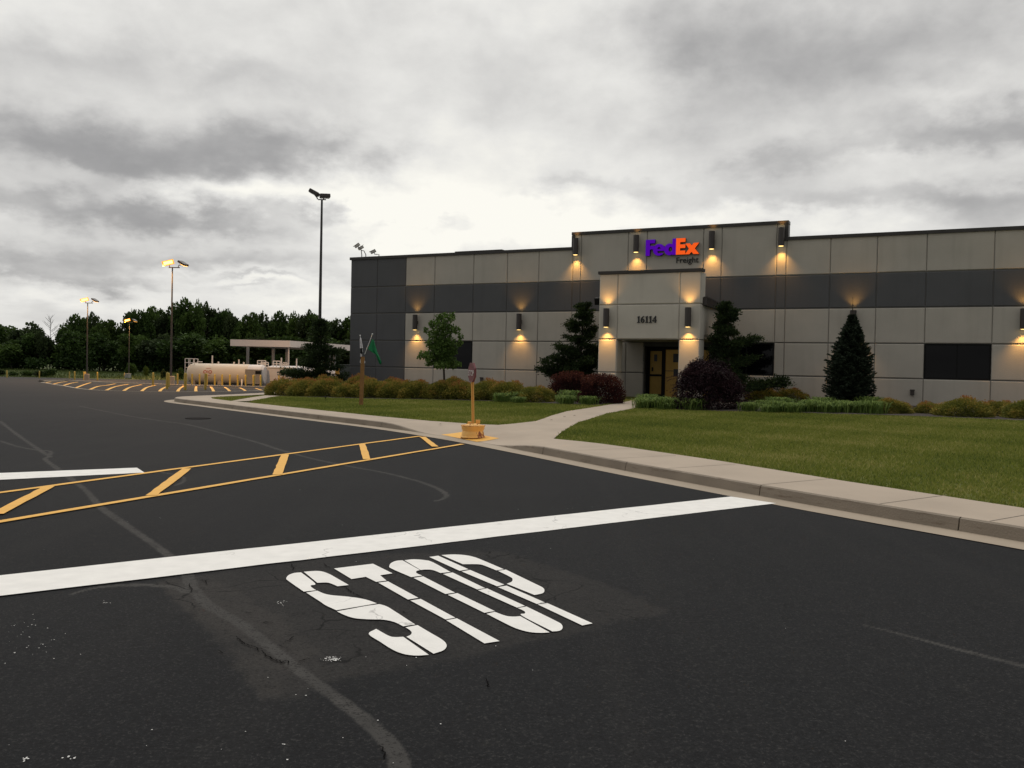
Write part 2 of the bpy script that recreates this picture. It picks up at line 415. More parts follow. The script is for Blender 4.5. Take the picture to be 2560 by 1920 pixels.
def leaf_quads(P, D, size, aspect=.55, jit=.9):
    """a rhombic leaf at each P, pointing roughly along D"""
    n = len(P); A = unit(D + rng.normal(0, jit, (n, 3)) * .6)
    B = unit(np.cross(A, rng.normal(0, 1, (n, 3))))
    C = np.cross(A, B)
    s = np.asarray(size).reshape(-1, 1)
    a = A * s; b = B * s * aspect * .5; c = C * s * .12
    return np.stack([P, P + a * .5 + b + c, P + a, P + a * .5 - b + c], 1)

# ------------------------------------------------------------------ terrain
def az_(y): return -.0157 * max(0.0, y - 39.0)
BANK0 = 138.0
KERB = [(9.6, .9), (6.6, 5.35), (4.85, 8.05), (4.0, 9.33), (3.13, 10.75), (1.76, 13.14), (.57, 15.38), (-.44, 17.2), (-1.0, 18.15), (-1.83, 19.4),
        (-3.23, 21.3), (-5.35, 23.75), (-7.99, 26.82), (-10.6, 29.9), (-12.3, 31.85), (-12.95, 32.9), (-13.15, 34.0), (-12.9, 35.3), (-12.5, 36.6), (-12.0, 39.2), (-11.8, 44), (-8.5, 52)]
def catmull(pts, k=6):
    out = []
    for i in range(len(pts) - 1):
        p0 = np.array(pts[max(i - 1, 0)]); p1 = np.array(pts[i]); p2 = np.array(pts[i + 1]); p3 = np.array(pts[min(i + 2, len(pts) - 1)])
        for j in range(k):
            t = j / k
            out.append(.5 * ((2 * p1) + (-p0 + p2) * t + (2 * p0 - 5 * p1 + 4 * p2 - p3) * t * t + (-p0 + 3 * p1 - 3 * p2 + p3) * t ** 3))
    out.append(np.array(pts[-1], float)); return np.array(out)
KC = catmull(KERB)
KARC = np.concatenate([[0], np.cumsum(np.linalg.norm(np.diff(KC, axis=0), axis=1))])
def arc_of(p):
    i = np.argmin(((KC - np.array(p)) ** 2).sum(1)); return KARC[i]
S_FULL1, S_LOW1, S_LOW2, S_FULL2 = [arc_of(p) for p in ((.57, 15.38), (-.44, 17.2), (-1.83, 19.4), (-3.23, 21.3))]
def sm(t): t = np.clip(t, 0, 1); return t * t * (3 - 2 * t)
def ramp_of(s):  # 1 inside the dropped kerb, 0 at full kerb
    return sm((s - S_FULL1) / (S_LOW1 - S_FULL1)) * (1 - sm((s - S_LOW2) / (S_FULL2 - S_LOW2)))
def kdist(x, y):
    p = np.array([x, y]); a = KC[:-1]; b = KC[1:]; ab = b - a
    t = np.clip(((p - a) * ab).sum(1) / (ab * ab).sum(1), 0, 1)
    q = a + ab * t[:, None]; d = np.linalg.norm(q - p, axis=1); i = int(np.argmin(d))
    return float(d[i]), float(KARC[i] + t[i] * (KARC[i + 1] - KARC[i]))
def landz(x, y):
    d, s = kdist(x, y)
    r = float(ramp_of(s)) * float(1 - sm((d - 1.2) / 1.2))
    return az_(y) * .5 + .10 + .055 * float(sm((d - 1.25) / .15)) + .27 * float(sm((d - 1.4) / 14.0)) - .05 * r - .16 * float(ramp_of(s)) * float(1 - sm((d - .2) / 1.5))
def walkz(x, y):
    d, s = kdist(x, y)
    r = float(ramp_of(s))
    return az_(y) + .15 - r * .135 * float(1 - sm(d / 1.7)) + .012 * min(d, 1.4) * (1 - r)
def on(px, py, zf):
    d = ray(px, py); Y = 20.0; x = 0
    for i in range(120):
        z = zf(Y / d.y * d.x, Y)
        t = (z - EYE) / d.z if d.z < -1e-6 else 300
        if t < 0 or t > 400: t = 400
        Y = .6 * Y + .4 * d.y * t
    return Vector((Y / d.y * d.x, Y, zf(Y / d.y * d.x, Y)))
def G(px, py): return on(px, py, lambda x, y: az_(y))
def Ld(px, py): return on(px, py, landz)
def Wk(px, py): return on(px, py, walkz)
def at_depth(px, py, Y):
    d = ray(px, py); return Vector((0, 0, EYE)) + d * (Y / d.y)

def fill_poly(name, poly, zf, mat_, step=.5, dz=0.0, kind=None, parent=None, seed=1):
    P = [tuple(p)[:2] for p in poly]
    Q = []
    for i, a in enumerate(P):     # subdivide the outline
        b = P[(i + 1) % len(P)]; L = math.dist(a, b); n = max(1, int(L / step))
        for j in range(n): Q.append((a[0] + (b[0] - a[0]) * j / n, a[1] + (b[1] - a[1]) * j / n))
    arr = np.array(Q); lo = arr.min(0); hi = arr.max(0)
    nb = len(Q); pts = [Vector(p) for p in Q]
    xs = np.arange(lo[0], hi[0], step); ys = np.arange(lo[1], hi[1], step)
    for i, x in enumerate(xs):
        for j, y in enumerate(ys):
            q = (x + (j % 2) * step * .5, y)
            if inside(q, arr): pts.append(Vector(q))
    vs, es, fs, *_ = delaunay_2d_cdt(pts, [], [list(range(nb))], 1, 1e-4)
    mb = MB(); mb.add([(v.x, v.y, zf(v.x, v.y) + dz) for v in vs], [tuple(f) for f in fs])
    o = mb.build(name, mat_, parent)
    if o.data.polygons and sum(p.normal.z for p in o.data.polygons) < 0: o.data.flip_normals()
    if kind: o['kind'] = kind
    return o
def inside(p, arr):
    x, y = p; a = arr; b = np.roll(arr, -1, 0)
    c = ((a[:, 1] > y) != (b[:, 1] > y))
    with np.errstate(divide='ignore', invalid='ignore'):
        xi = (b[:, 0] - a[:, 0]) * (y - a[:, 1]) / (b[:, 1] - a[:, 1]) + a[:, 0]
    return bool((c & (x < xi)).sum() % 2)
def inside_many(P, arr):
    a = arr; b = np.roll(arr, -1, 0); r = np.zeros(len(P), bool)
    for i in range(len(a)):
        if a[i, 1] == b[i, 1]: continue
        c = (a[i, 1] > P[:, 1]) != (b[i, 1] > P[:, 1])
        xi = (b[i, 0] - a[i, 0]) * (P[:, 1] - a[i, 1]) / (b[i, 1] - a[i, 1]) + a[i, 0]
        r ^= c & (P[:, 0] < xi)
    return r

# outlines on the image, turned into places on the ground
def pl2(p): return (p.x, p.y)
def seam_pts(L): return np.array([pl2(G(*p)) for p in L])

# seams and worn patches of the asphalt (2560-px coordinates -> ground)
f1 = 1200 / 2212; f4 = 1280 / 2212
SEAMS = [  # polyline, half width (m) at its ends
    ([(0, 1054), (40, 1085), (104, 1129), (125, 1142), (112, 1147), (140, 1170), (180, 1200), (215, 1228), (250, 1268), (310, 1310), (380, 1358), (428, 1395), (460, 1425),
      (480, 1468), (520, 1515), (600, 1560), (680, 1622), (740, 1672), (800, 1718), (860, 1762), (930, 1820), (985, 1880), (1000, 1935)], .036, .042),
    ([(0, 1103), (45, 1117), (90, 1125), (128, 1129), (118, 1145)], .032, .032),
    ([(200, 1016), (300, 1036), (400, 1052), (470, 1062), (560, 1085), (640, 1106), (700, 1126), (790, 1150), (880, 1168), (960, 1182), (1040, 1202), (1090, 1220), (1115, 1236), (1108, 1248), (1090, 1253)], .040, .032),
    ([(440, 1215), (455, 1208), (462, 1200), (452, 1192), (420, 1185), (390, 1182)], .024, .024),
    ([(180, 1487), (230, 1473), (300, 1465), (380, 1465), (440, 1470), (470, 1480)], .018, .05),
    ([(2160, 1565), (2260, 1590), (2380, 1622), (2560, 1668)], .01, .03),
]
PATCH = [  # worn or patched areas
    ([(400, 1452), (860, 1390), (1250, 1380), (1560, 1480), (1680, 1530), (1100, 1660), (840, 1700), (760, 1745), (640, 1750)], .75),
    ([(405, 1450), (520, 1440), (640, 1500), (730, 1560), (800, 1640), (760, 1690), (690, 1680), (600, 1610), (500, 1560), (440, 1500)], 1.3),
    ([(560, 1620), (640, 1640), (700, 1690), (720, 1740), (650, 1752), (600, 1690)], 1.25),
    ([(1640, 1530), (2560, 1800), (2560, 1925), (1850, 1925)], .0),
]
def asphalt():
    ny, nx = 900, 760
    ys = np.exp(np.linspace(math.log(2.0), math.log(BANK0 + 2), ny)); ta = np.linspace(-.86, .86, nx)
    Y, T = np.meshgrid(ys, ta, indexing='ij'); X = Y * T
    Z = -.0157 * np.maximum(0, Y - 39) + .006
    # very gentle waves in the paving
    Z = Z + .004 * np.sin(X * .9 + 1.3 * np.sin(Y * .31)) * np.clip((Y - 3) / 8, 0, 1) * (Y < 39)
    V = np.stack([X, Y, Z], -1).reshape(-1, 3)
    idx = np.arange(ny * nx).reshape(ny, nx)
    F = np.stack([idx[:-1, :-1], idx[:-1, 1:], idx[1:, 1:], idx[1:, :-1]], -1).reshape(-1, 4)
    me = bpy.data.meshes.new('asphalt_road')
    me.vertices.add(len(V)); me.vertices.foreach_set('co', V.reshape(-1).astype(np.float32))
    me.loops.add(F.size); me.loops.foreach_set('vertex_index', F.reshape(-1).astype(np.int32))
    me.polygons.add(len(F)); me.polygons.foreach_set('loop_start', np.arange(0, F.size, 4, dtype=np.int32))
    me.polygons.foreach_set('use_smooth', [True] * len(F))
    P2 = V[:, :2]
    wig = .02 * np.sin(P2[:, 0] * 9 + P2[:, 1] * 4) + .012 * np.sin(P2[:, 0] * 23 - P2[:, 1] * 17) + .01 * np.sin(P2[:, 0] * 51 + P2[:, 1] * 37)
    seam = np.zeros(len(V))
    for L, w0, w1 in SEAMS:
        S = catmull([tuple(p) for p in seam_pts(L)], 4)
        bb0, bb1 = S.min(0) - .5, S.max(0) + .5
        sel = np.where((P2 >= bb0).all(1) & (P2 <= bb1).all(1))[0]; Q = P2[sel]; best = np.full(len(sel), 9.0)
        for i in range(len(S) - 1):
            a, b = S[i], S[i + 1]; ab = b - a; t = np.clip(((Q - a) @ ab) / max(ab @ ab, 1e-9), 0, 1)
            d = np.linalg.norm(Q - (a + t[:, None] * ab), axis=1)
            w = w0 + (w1 - w0) * (i / len(S)); best = np.minimum(best, d / w)
        bl = best + wig[sel] * 6
        seam[sel] = np.maximum(seam[sel], np.clip((1.10 - bl) / .22, 0, 1))
    wear = np.zeros(len(V))
    for L, k in PATCH:
        if k <= 0: continue
        A = seam_pts(L); ins = inside_many(P2 + np.stack([wig, wig[::-1]], 1) * 1.5, A)
        wear[ins] = np.maximum(wear[ins], k)
    wear = wear.reshape(ny, nx)
    for _ in range(3):
        wear[1:-1, 1:-1] = (wear[1:-1, 1:-1] * 2 + wear[:-2, 1:-1] + wear[2:, 1:-1] + wear[1:-1, :-2] + wear[1:-1, 2:]) / 6
    for nm, a in (('seam', seam), ('wear', wear.reshape(-1))):
        at = me.attributes.new(nm, 'FLOAT', 'POINT'); at.data.foreach_set('value', a.astype(np.float32))
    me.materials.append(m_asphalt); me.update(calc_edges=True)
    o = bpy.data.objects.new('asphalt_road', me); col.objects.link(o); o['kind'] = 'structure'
asphalt()

def ground_z(x, y):
    if y < BANK0: return az_(y) - .06
    b = az_(BANK0) - .06
    up = 2.3 * float(sm((y - BANK0) / 34.0)) + .012 * max(0, y - BANK0 - 30)
    lf = min(1.0, max(0.25, (x + 75) / 30.0)) if x < -45 else 1.0
    return b + up * lf + .12 * math.sin(x * .21) * math.sin(y * .17)
def ground():
    ys = [-80, -20, 0, 20, 39, 60, 90, 120, 136] + list(np.arange(138.5, 180, 2.0)) + [190, 210, 240, 300, 400, 600, 1000, 2000, 4000]
    xs = [-3000, -1500, -700, -400, -250] + list(np.arange(-180, 181, 4.0)) + [250, 400, 700, 1500, 3000]
    mb = MB(); n = len(xs)
    mb.add([(x, y, ground_z(x, y)) for y in ys for x in xs],
           [(j * n + i, j * n + i + 1, (j + 1) * n + i + 1, (j + 1) * n + i) for j in range(len(ys) - 1) for i in range(n - 1)])
    o = mb.build('ground', m_bank, smooth=True); o['kind'] = 'structure'
    return o
ground()

# kerb, gutter, sidewalk, lawn
def offset_line(C, d):
    T = np.gradient(C, axis=0); T = T / np.linalg.norm(T, axis=1, keepdims=True)
    Nn = np.stack([T[:, 1], -T[:, 0]], 1)     # to the right of travel: the building side
    return C + Nn * d
FACE = offset_line(KC, .03)
GUT = offset_line(KC, -.36)
def kerb():
    mb = MB()
    def prof(i):
        s = KARC[i]; h = .15 - .135 * float(ramp_of(s)); z = az_(KC[i][1])
        a = KC[i]; b = offset_k(i, .022); c = offset_k(i, .05)
        return [(a[0], a[1], z + .004), (b[0], b[1], z + h - .014), (c[0], c[1], z + h)]
    off = {d: offset_line(KC, d) for d in (.022, .05)}
    def offset_k(i, d): return off[d][i]
    rows = [prof(i) for i in range(len(KC))]
    # short gaps at the joints
    joints = [arc_of(p) for p in ((.57, 15.38), (1.76, 13.14), (3.13, 10.75), (4.44, 8.58), (-3.23, 21.3), (-5.35, 23.75), (-7.99, 26.82), (-10.6, 29.9))]
    def row_at(s):
        i = int(np.clip(np.searchsorted(KARC, s) - 1, 0, len(KC) - 2)); t = (s - KARC[i]) / (KARC[i + 1] - KARC[i])
        return [tuple(np.array(p) * (1 - t) + np.array(q) * t) for p, q in zip(rows[i], rows[i + 1])]
    cuts = sorted(joints); segs = []; prev = 0.0
    for c in cuts + [KARC[-1]]:
        segs.append((prev, c - .008)); prev = c + .008
    for (s0, s1) in segs:
        ss = [s0] + [s for s in KARC if s0 + .02 < s < s1 - .02] + [s1]
        R_ = [row_at(s) for s in ss]; vs = [p for r in R_ for p in r]; fs = []
        for i in range(len(ss) - 1):
            for k in range(2): fs.append((i * 3 + k, (i + 1) * 3 + k, (i + 1) * 3 + k + 1, i * 3 + k + 1))
        mb.add(vs, fs)
        # inner end faces of the joint
        for r, sg in ((R_[0], 1), (R_[-1], -1)):
            ins = [(p[0] + .3, p[1] + .15, p[2]) for p in r]
            mb.add(r + ins, [(0, 1, 4, 3), (1, 2, 5, 4)])
    o = mb.build('kerb', m_kerb, smooth=False); o['kind'] = 'structure'
    mg = MB(); n = len(KC)
    gt = offset_line(KC, -.36)
    mg.add([(p[0], p[1], az_(p[1]) + .0115) for p in gt] + [(p[0], p[1], az_(p[1]) + .015) for p in offset_line(KC, .02)],
           [(i, n + i, n + i + 1, i + 1) for i in range(n - 1)])
    g = mg.build('gutter', m_conc); g['kind'] = 'structure'
def kerb_mat():
    m = mat('kerb_concrete', (.24, .20, .155), .92, var=.12, vscale=1.6, bump=.6, bscale=50)
    t = m.node_tree; b = t.nodes['Principled BSDF']; src = b.inputs['Base Color'].links[0].from_socket
    c = t.nodes.new('ShaderNodeTexCoord'); mp = t.nodes.new('ShaderNodeMapping'); mp.inputs['Scale'].default_value = (1.2, 1.2, 9)
    n = t.nodes.new('ShaderNodeTexNoise'); n.inputs['Scale'].default_value = 1.6; n.inputs['Detail'].default_value = 8; n.inputs['Roughness'].default_value = .7
    t.links.new(c.outputs['Object'], mp.inputs[0]); t.links.new(mp.outputs[0], n.inputs['Vector'])
    r = t.nodes.new('ShaderNodeMapRange'); r.inputs[1].default_value = .55; r.inputs[2].default_value = .68; t.links.new(n.outputs[0], r.inputs[0])
    mc = t.nodes.new('ShaderNodeMix'); mc.data_type = 'RGBA'; mc.inputs[7].default_value = (.10, .065, .04, 1)
    mu = t.nodes.new('ShaderNodeMath'); mu.operation = 'MULTIPLY'; mu.inputs[1].default_value = .7; t.links.new(r.outputs[0], mu.inputs[0])
    t.links.new(mu.outputs[0], mc.inputs[0]); t.links.new(src, mc.inputs[6]); t.links.new(mc.outputs[2], b.inputs['Base Color'])
    return m
m_kerb = kerb_mat()
kerb()

WALKBACK = [(10.9, 1.2), (7.9, 5.3), (6.1, 8.25), (5.53, 9.2), (4.39, 11.2), (3.28, 13.45), (2.1, 15.5), (.9, 17.42)]
WALKBACK2 = [(-.05, 21.0), (-.87, 21.14), (-2.08, 21.87), (-3.5, 23.3), (-5.81, 25.95), (-8.81, 29.45), (-10.1, 30.86), (-11.3, 32.4), (-11.75, 33.5), (-11.6, 34.9), (-11.1, 36.6), (-10.7, 39.2), (-10.5, 44), (-8, 51)]
ktop = [tuple(p) for p in offset_line(KC, .05)]
walk_poly = ktop + [tuple(p) for p in (WALKBACK + WALKBACK2)][::-1]
fill_poly('sidewalk', walk_poly, walkz, m_walk, step=.45, kind='structure')
# tooled joints across the walk, laid as thin darker strips
mj = MB()
for s in np.arange(1.0, KARC[-1] - 12, 1.52):
    i = int(np.searchsorted(KARC, s)); a = KC[i]; T = KC[i] - KC[i - 1]; T = T / np.linalg.norm(T); Nn = np.array([T[1], -T[0]])
    if float(ramp_of(KARC[i])) > .02: continue
    p0, p1 = a + Nn * .06, a + Nn * 1.36
    q = [(p0 - T * .006), (p0 + T * .006), (p1 + T * .006), (p1 - T * .006)]
    mj.add([(v[0], v[1], walkz(v[0], v[1]) + .003) for v in q], [(0, 1, 2, 3)])
o = mj.build('sidewalk_joints', mat('joint_dark_concrete', (.20, .165, .135), .95)); o['kind'] = 'structure'

isl = [tuple(p) for p in offset_line(KC, .2)] + [(14, 60), (45, 45), (40, 15), (24, -2)]
fill_poly('lawn', isl, landz, m_lawn, step=.7, kind='structure')

# the walk to the door and the little branch walk at the far end
pathL = [(1250, 1064), (1285, 1061), (1340, 1054.7), (1378, 1041), (1416, 1030), (1502, 1016.7), (1560, 1006.6)]
pathR = [(1388, 1096), (1444, 1058.5), (1517, 1035.7), (1608, 1018), (1622, 1008)]
path_poly = [pl2(Ld(*p)) for p in pathL] + [(6.0, 36.5)] + [pl2(Ld(*p)) for p in pathR[::-1]] + [(.75, 17.6), (-.6, 20.4)]
fill_poly('door_path', path_poly, landz, m_walk, step=.5, dz=.022, kind='structure')
branch = [(570, 1006), (600, 1000), (678, 988), (700, 985), (704, 991), (684.7, 993.6), (650, 1000), (622, 1006.5)]
branch_poly = [pl2(Ld(*p)) for p in branch]
fill_poly('branch_path', branch_poly, landz, m_walk, step=.5, dz=.03, kind='structure')

# mulch beds
bedL = [(672, 990), (760, 994), (900, 998), (1050, 1000), (1200, 1004), (1300, 1007), (1420, 1012), (1500, 1014), (1556, 1006)]
bedR = [(1612, 1018), (1700, 1026), (1800, 1030), (1900, 1031), (2050, 1036), (2200, 1040), (2380, 1046), (2600, 1056), (2900, 1070)]
c_, s_ = math.cos(YAW), math.sin(YAW)
def B2W(lx, ly): return (lx * c_ - ly * s_, lx * s_ + ly * c_)
bedL_poly = [pl2(Ld(*p)) for p in bedL] + [B2W(-12.3, 33), B2W(-12.3, 36.2), B2W(-27.5, 36.2), B2W(-29, 33)]
bedR_poly = [pl2(Ld(*p)) for p in bedR] + [B2W(12, 36.2), B2W(-7.8, 36.2), B2W(-8.0, 32.6)]
fill_poly('mulch_bed', bedL_poly, landz, m_mulch, step=.4, dz=.03, kind='structure')
fill_poly('mulch_bed', bedR_poly, landz, m_mulch, step=.4, dz=.03, kind='structure')

# lawn grass
def lawn_grass():
    lawnpoly = np.array([tuple(p) for p in (WALKBACK + [(.95, 17.5)])] + [pl2(Ld(*p)) for p in pathR] + [tuple(p) for p in bedR_poly[:9]] + [(24, 6), (14, -2)])
    lawn2 = np.array([tuple(p) for p in WALKBACK2[:9]] + [pl2(Ld(*p)) for p in bedL[:]] + [pl2(Ld(*p)) for p in pathL[::-1]])
    out = []
    for poly, n in ((lawnpoly, 620000), (lawn2, 210000)):
        lo, hi = poly.min(0), poly.max(0)
        P = np.stack([rng.uniform(lo[0], hi[0], n), rng.uniform(max(lo[1], 5), hi[1], n)], 1)
        P = P + rng.normal(0, .03, P.shape)
        keep = inside_many(P, poly) & (np.abs(P[:, 0] / P[:, 1]) < .68) & ~inside_many(P, np.array(branch_poly))
        out.append(P[keep])
    P = np.concatenate(out)
    # height from a coarse interpolation of landz
    gx = np.arange(-16, 26, .5); gy = np.arange(4, 42, .5)
    Zg = np.array([[landz(x, y) for x in gx] for y in gy])
    fx = (P[:, 0] + 16) / .5; fy = (P[:, 1] - 4) / .5; ix = fx.astype(int); iy = fy.astype(int); tx = fx - ix; ty = fy - iy
    z = (Zg[iy, ix] * (1 - tx) + Zg[iy, ix + 1] * tx) * (1 - ty) + (Zg[iy + 1, ix] * (1 - tx) + Zg[iy + 1, ix + 1] * tx) * ty
    n = len(P); B = np.stack([P[:, 0], P[:, 1], z - .005], 1)
    lean = rng.normal(0, .5, (n, 2)); h = rng.uniform(.03, .065, n)
    w = .0045 + .0006 * P[:, 1]
    ang = rng.uniform(0, 2 * np.pi, n); side = np.stack([np.cos(ang), np.sin(ang), np.zeros(n)], 1) * w[:, None]
    tip = B + np.stack([lean[:, 0] * h, lean[:, 1] * h, h], 1)
    V = np.stack([B - side, B + side, tip], 1)
    pat = .5 + .22 * np.sin(P[:, 0] * .8 + 2 * np.sin(P[:, 1] * .35)) * np.sin(P[:, 1] * .9 + P[:, 0] * .3) + .12 * np.sin(P[:, 0] * 3.1) * np.sin(P[:, 1] * 2.7 + 1)
    rnd = np.clip(pat + rng.normal(0, .22, n), 0, 1)
    o = quads_mesh('lawn_grass', V, m_blades, rnd, nper=3)
    setp(o, 'short mown green lawn grass in front of the building', 'grass', kind='stuff')
lawn_grass()

# ------------------------------------------------------------------ road markings
def sheet(name, polys, mat_, label, cat='road marking', dz=.014, group=None, parent=None, zf=None):
    zf = zf or (lambda x, y: az_(y))
    mb = MB()
    for poly in polys:
        pts = [Vector(p[:2]) for p in poly]
        vs, es, fs, *_ = delaunay_2d_cdt(pts, [], [list(range(len(pts)))], 1, 1e-5)
        # keep the sheet's face directions upward
        for f in fs:
            tri = [vs[i] for i in f]
            a = (tri[1] - tri[0]).cross(tri[2] - tri[0])
            idx = tri if a > 0 else tri[::-1]
            mb.add([(v.x, v.y, zf(v.x, v.y) + dz) for v in idx], [tuple(range(len(idx)))])
    o = mb.build(name, mat_, parent)
    if label: setp(o, label, cat, group)
    return o
def px_poly(L, o=(0, 0), k=1.0): return [pl2(G(o[0] + x * k, o[1] + y * k)) for x, y in L]
def wave_quad(a, b, c, d, n=24, amp=.006):
    """a-b is one long edge, d-c the other; edges get the slight unevenness of sprayed paint"""
    out = []
    for i in range(n + 1):
        t = i / n; p = np.array(a) * (1 - t) + np.array(b) * t; out.append(tuple(p + rng.normal(0, amp, 2)))
    for i in range(n + 1):
        t = i / n; p = np.array(c) * (1 - t) + np.array(d) * t; out.append(tuple(p + rng.normal(0, amp, 2)))
    return out
def line(p, q, w, n=24, amp=.004):
    p = np.array(p); q = np.array(q); t = (q - p) / np.linalg.norm(q - p); nn = np.array([-t[1], t[0]]) * w / 2
    return wave_quad(p + nn, q + nn, q - nn, p - nn, n, amp)
# extend the stop bar beyond the left edge of the picture
sb = [pl2(G(0, 1443)), pl2(G(1827, 1244)), pl2(G(1940, 1261)), pl2(G(0, 1495))]
e0 = np.array(sb[0]) + (np.array(sb[0]) - np.array(sb[1])) * .35; e3 = np.array(sb[3]) + (np.array(sb[3]) - np.array(sb[2])) * .35
sheet('stop_bar', [wave_quad(tuple(e0), sb[1], sb[2], tuple(e3), 40, .003)], m_wpaint, 'wide white stop bar painted across the lane above the word STOP', 'stop bar')
wb = [pl2(G(0, 1185)), pl2(G(342, 1171.5)), pl2(G(361, 1184)), pl2(G(0, 1202))]
w0 = np.array(wb[0]) + (np.array(wb[0]) - np.array(wb[1])) * .8; w3 = np.array(wb[3]) + (np.array(wb[3]) - np.array(wb[2])) * .8
sheet('lane_bar', [wave_quad(tuple(w0), wb[1], wb[2], tuple(w3), 20, .004)], m_wpaint, 'narrower white bar ending at the yellow crosswalk by the left edge', 'road line')
k1 = 880 / 2212
STOP = {'S': [
 [(283,190),(240,194),(205,207),(190,228),(205,245),(300,312),(378,303),(350,285),(345,272),(372,260)],
 [(300,186),(370,181),(415,184),(460,200),(500,222),(583,270),(512,278),(470,260),(440,254),(385,256)],
 [(315,318),(385,306),(430,325),(480,335),(560,342),(640,352),(700,365),(760,386),(680,400),(505,430),(440,400),(400,373)],
 [(508,437),(600,420),(690,403),(775,391),(820,405),(870,435),(1000,520),(925,532),(870,505),(800,490),(700,487),(620,480),(560,462)],
 [(940,538),(1015,524),(1100,575),(1160,610),(1190,635),(1197,660),(1175,685),(1115,705),(945,598),(972,585),(978,570),(965,555)],
 [(708,580),(755,548),(830,590),(870,600),(925,598),(1085,712),(1020,717),(960,713),(905,700),(850,675),(780,630)]],
 'T': [[(490,165),(735,135),(858,196),(780,208),(820,242),(755,250),(690,218),(600,232)],
 [(768,255),(830,247),(1020,351),(955,362)], [(970,368),(1035,358),(1252,477),(1190,488)], [(1195,493),(1262,481),(1530,625),(1435,640)]],
 'O': [[(920,113),(880,117),(850,130),(838,148),(850,165),(975,220),(1045,210),(1010,195),(1008,182),(1030,175)],
 [(932,113),(990,107),(1060,112),(1110,125),(1222,187),(1160,194),(1110,175),(1065,172),(1035,175)],
 [(990,225),(1050,215),(1250,318),(1190,327)], [(1205,332),(1265,321),(1500,435),(1435,446)],
 [(1448,452),(1500,440),(1570,465),(1620,470),(1660,467),(1845,570),(1790,573),(1720,568),(1650,550),(1590,525)],
 [(1175,200),(1235,190),(1440,290),(1390,298)], [(1395,303),(1452,291),(1690,402),(1640,413)],
 [(1645,416),(1700,406),(1880,495),(1920,520),(1925,545),(1905,560),(1862,564),(1670,464),(1690,450),(1685,435)]],
 'P': [[(1088,92),(1145,84),(1335,170),(1280,180)],
 [(1165,80),(1240,76),(1310,80),(1370,92),(1430,115),(1558,170),(1510,177),(1430,145),(1390,138),(1300,138)],
 [(1292,184),(1345,174),(1560,267),(1515,278)],
 [(1520,180),(1570,172),(1740,255),(1800,285),(1812,305),(1800,322),(1750,333),(1575,262),(1605,250),(1612,235),(1600,220)],
 [(1520,283),(1575,274),(1815,380),(1765,390)], [(1770,393),(1830,384),(2115,513),(2050,526)]]}
def soften(poly, k=4):
    """round the traced curve where it bends gently, keep its corners"""
    P = [np.array(p, float) for p in poly]; n = len(P); out = []
    if n <= 6: return poly
    corner = []
    for i in range(n):
        a = P[i] - P[i - 1]; b = P[(i + 1) % n] - P[i]
        c = a @ b / (np.linalg.norm(a) * np.linalg.norm(b)); corner.append(c < .55)
    for i in range(n):
        p1, p2 = P[i], P[(i + 1) % n]
        p0 = p1 - (p2 - p1) if corner[i] else P[i - 1]
        p3 = p2 + (p2 - p1) if corner[(i + 1) % n] else P[(i + 2) % n]
        for j in range(k):
            t = j / k
            out.append(tuple(.5 * ((2 * p1) + (-p0 + p2) * t + (2 * p0 - 5 * p1 + 4 * p2 - p3) * t * t + (-p0 + 3 * p1 - 3 * p2 + p3) * t ** 3)))
    return out
st = empty('stop_lettering', G(960, 1520), 0, 'white stencilled word STOP painted on the asphalt below the stop bar', 'road marking')
for ch, pieces in STOP.items():
    polys = []
    for p in pieces:
        g = px_poly(p, (640, 1360), k1)
        A = np.array(g)
        g2 = soften(g)
        polys.append([(x - st.location.x, y - st.location.y) for x, y in g2])
    sheet('letter', polys, m_wpaint, None, parent=st, dz=.014 - st.location.z, zf=lambda x, y: 0.0)
# yellow crosswalk
cw = empty('crosswalk', G(600, 1170), 0, 'yellow crosswalk of two long lines with slanted bars leading to the kerb ramp', 'crosswalk')
def cwline(a, b, w, name, ext=0.0):
    p, q = np.array(pl2(G(*a))), np.array(pl2(G(*b)))
    p = p + (p - q) * ext
    L = line(p, q, w, 30, .004)
    sheet(name, [[(x - cw.location.x, y - cw.location.y) for x, y in L]], m_yellow, None, parent=cw, dz=.018 - cw.location.z, zf=lambda x, y: 0.0)
cwline((0, 1308), (1157, 1112), .105, 'long_line', .3)
cwline((0, 1235), (1050, 1092), .105, 'long_line', .3)
for a, b in (((-10, 1290), (125, 1219)), ((378, 1243), (468, 1174)), ((693, 1190), (713, 1139)), ((917, 1151), (905, 1112)), ((1088, 1119), (1056, 1094))):
    p, q = np.array(pl2(G(*a))), np.array(pl2(G(*b)))
    t = (q - p) / np.linalg.norm(q - p); L = line(p, q - t * .03, .125, 10, .004)
    sheet('slanted_bar', [[(x - cw.location.x, y - cw.location.y) for x, y in L]], m_yellow, None, parent=cw, dz=.022 - cw.location.z, zf=lambda x, y: 0.0)
# yellow pad on the ramp
pad = [pl2(Wk(*p)) for p in ((1103, 1087), (1158, 1080), (1249, 1096), (1192, 1105))]
fill_poly('ramp_pad', pad, walkz, m_yellow, step=.2, dz=.006)
setp(bpy.data.objects['ramp_pad'], 'yellow painted square on the kerb ramp under the wheel base of the stop sign', 'road marking')

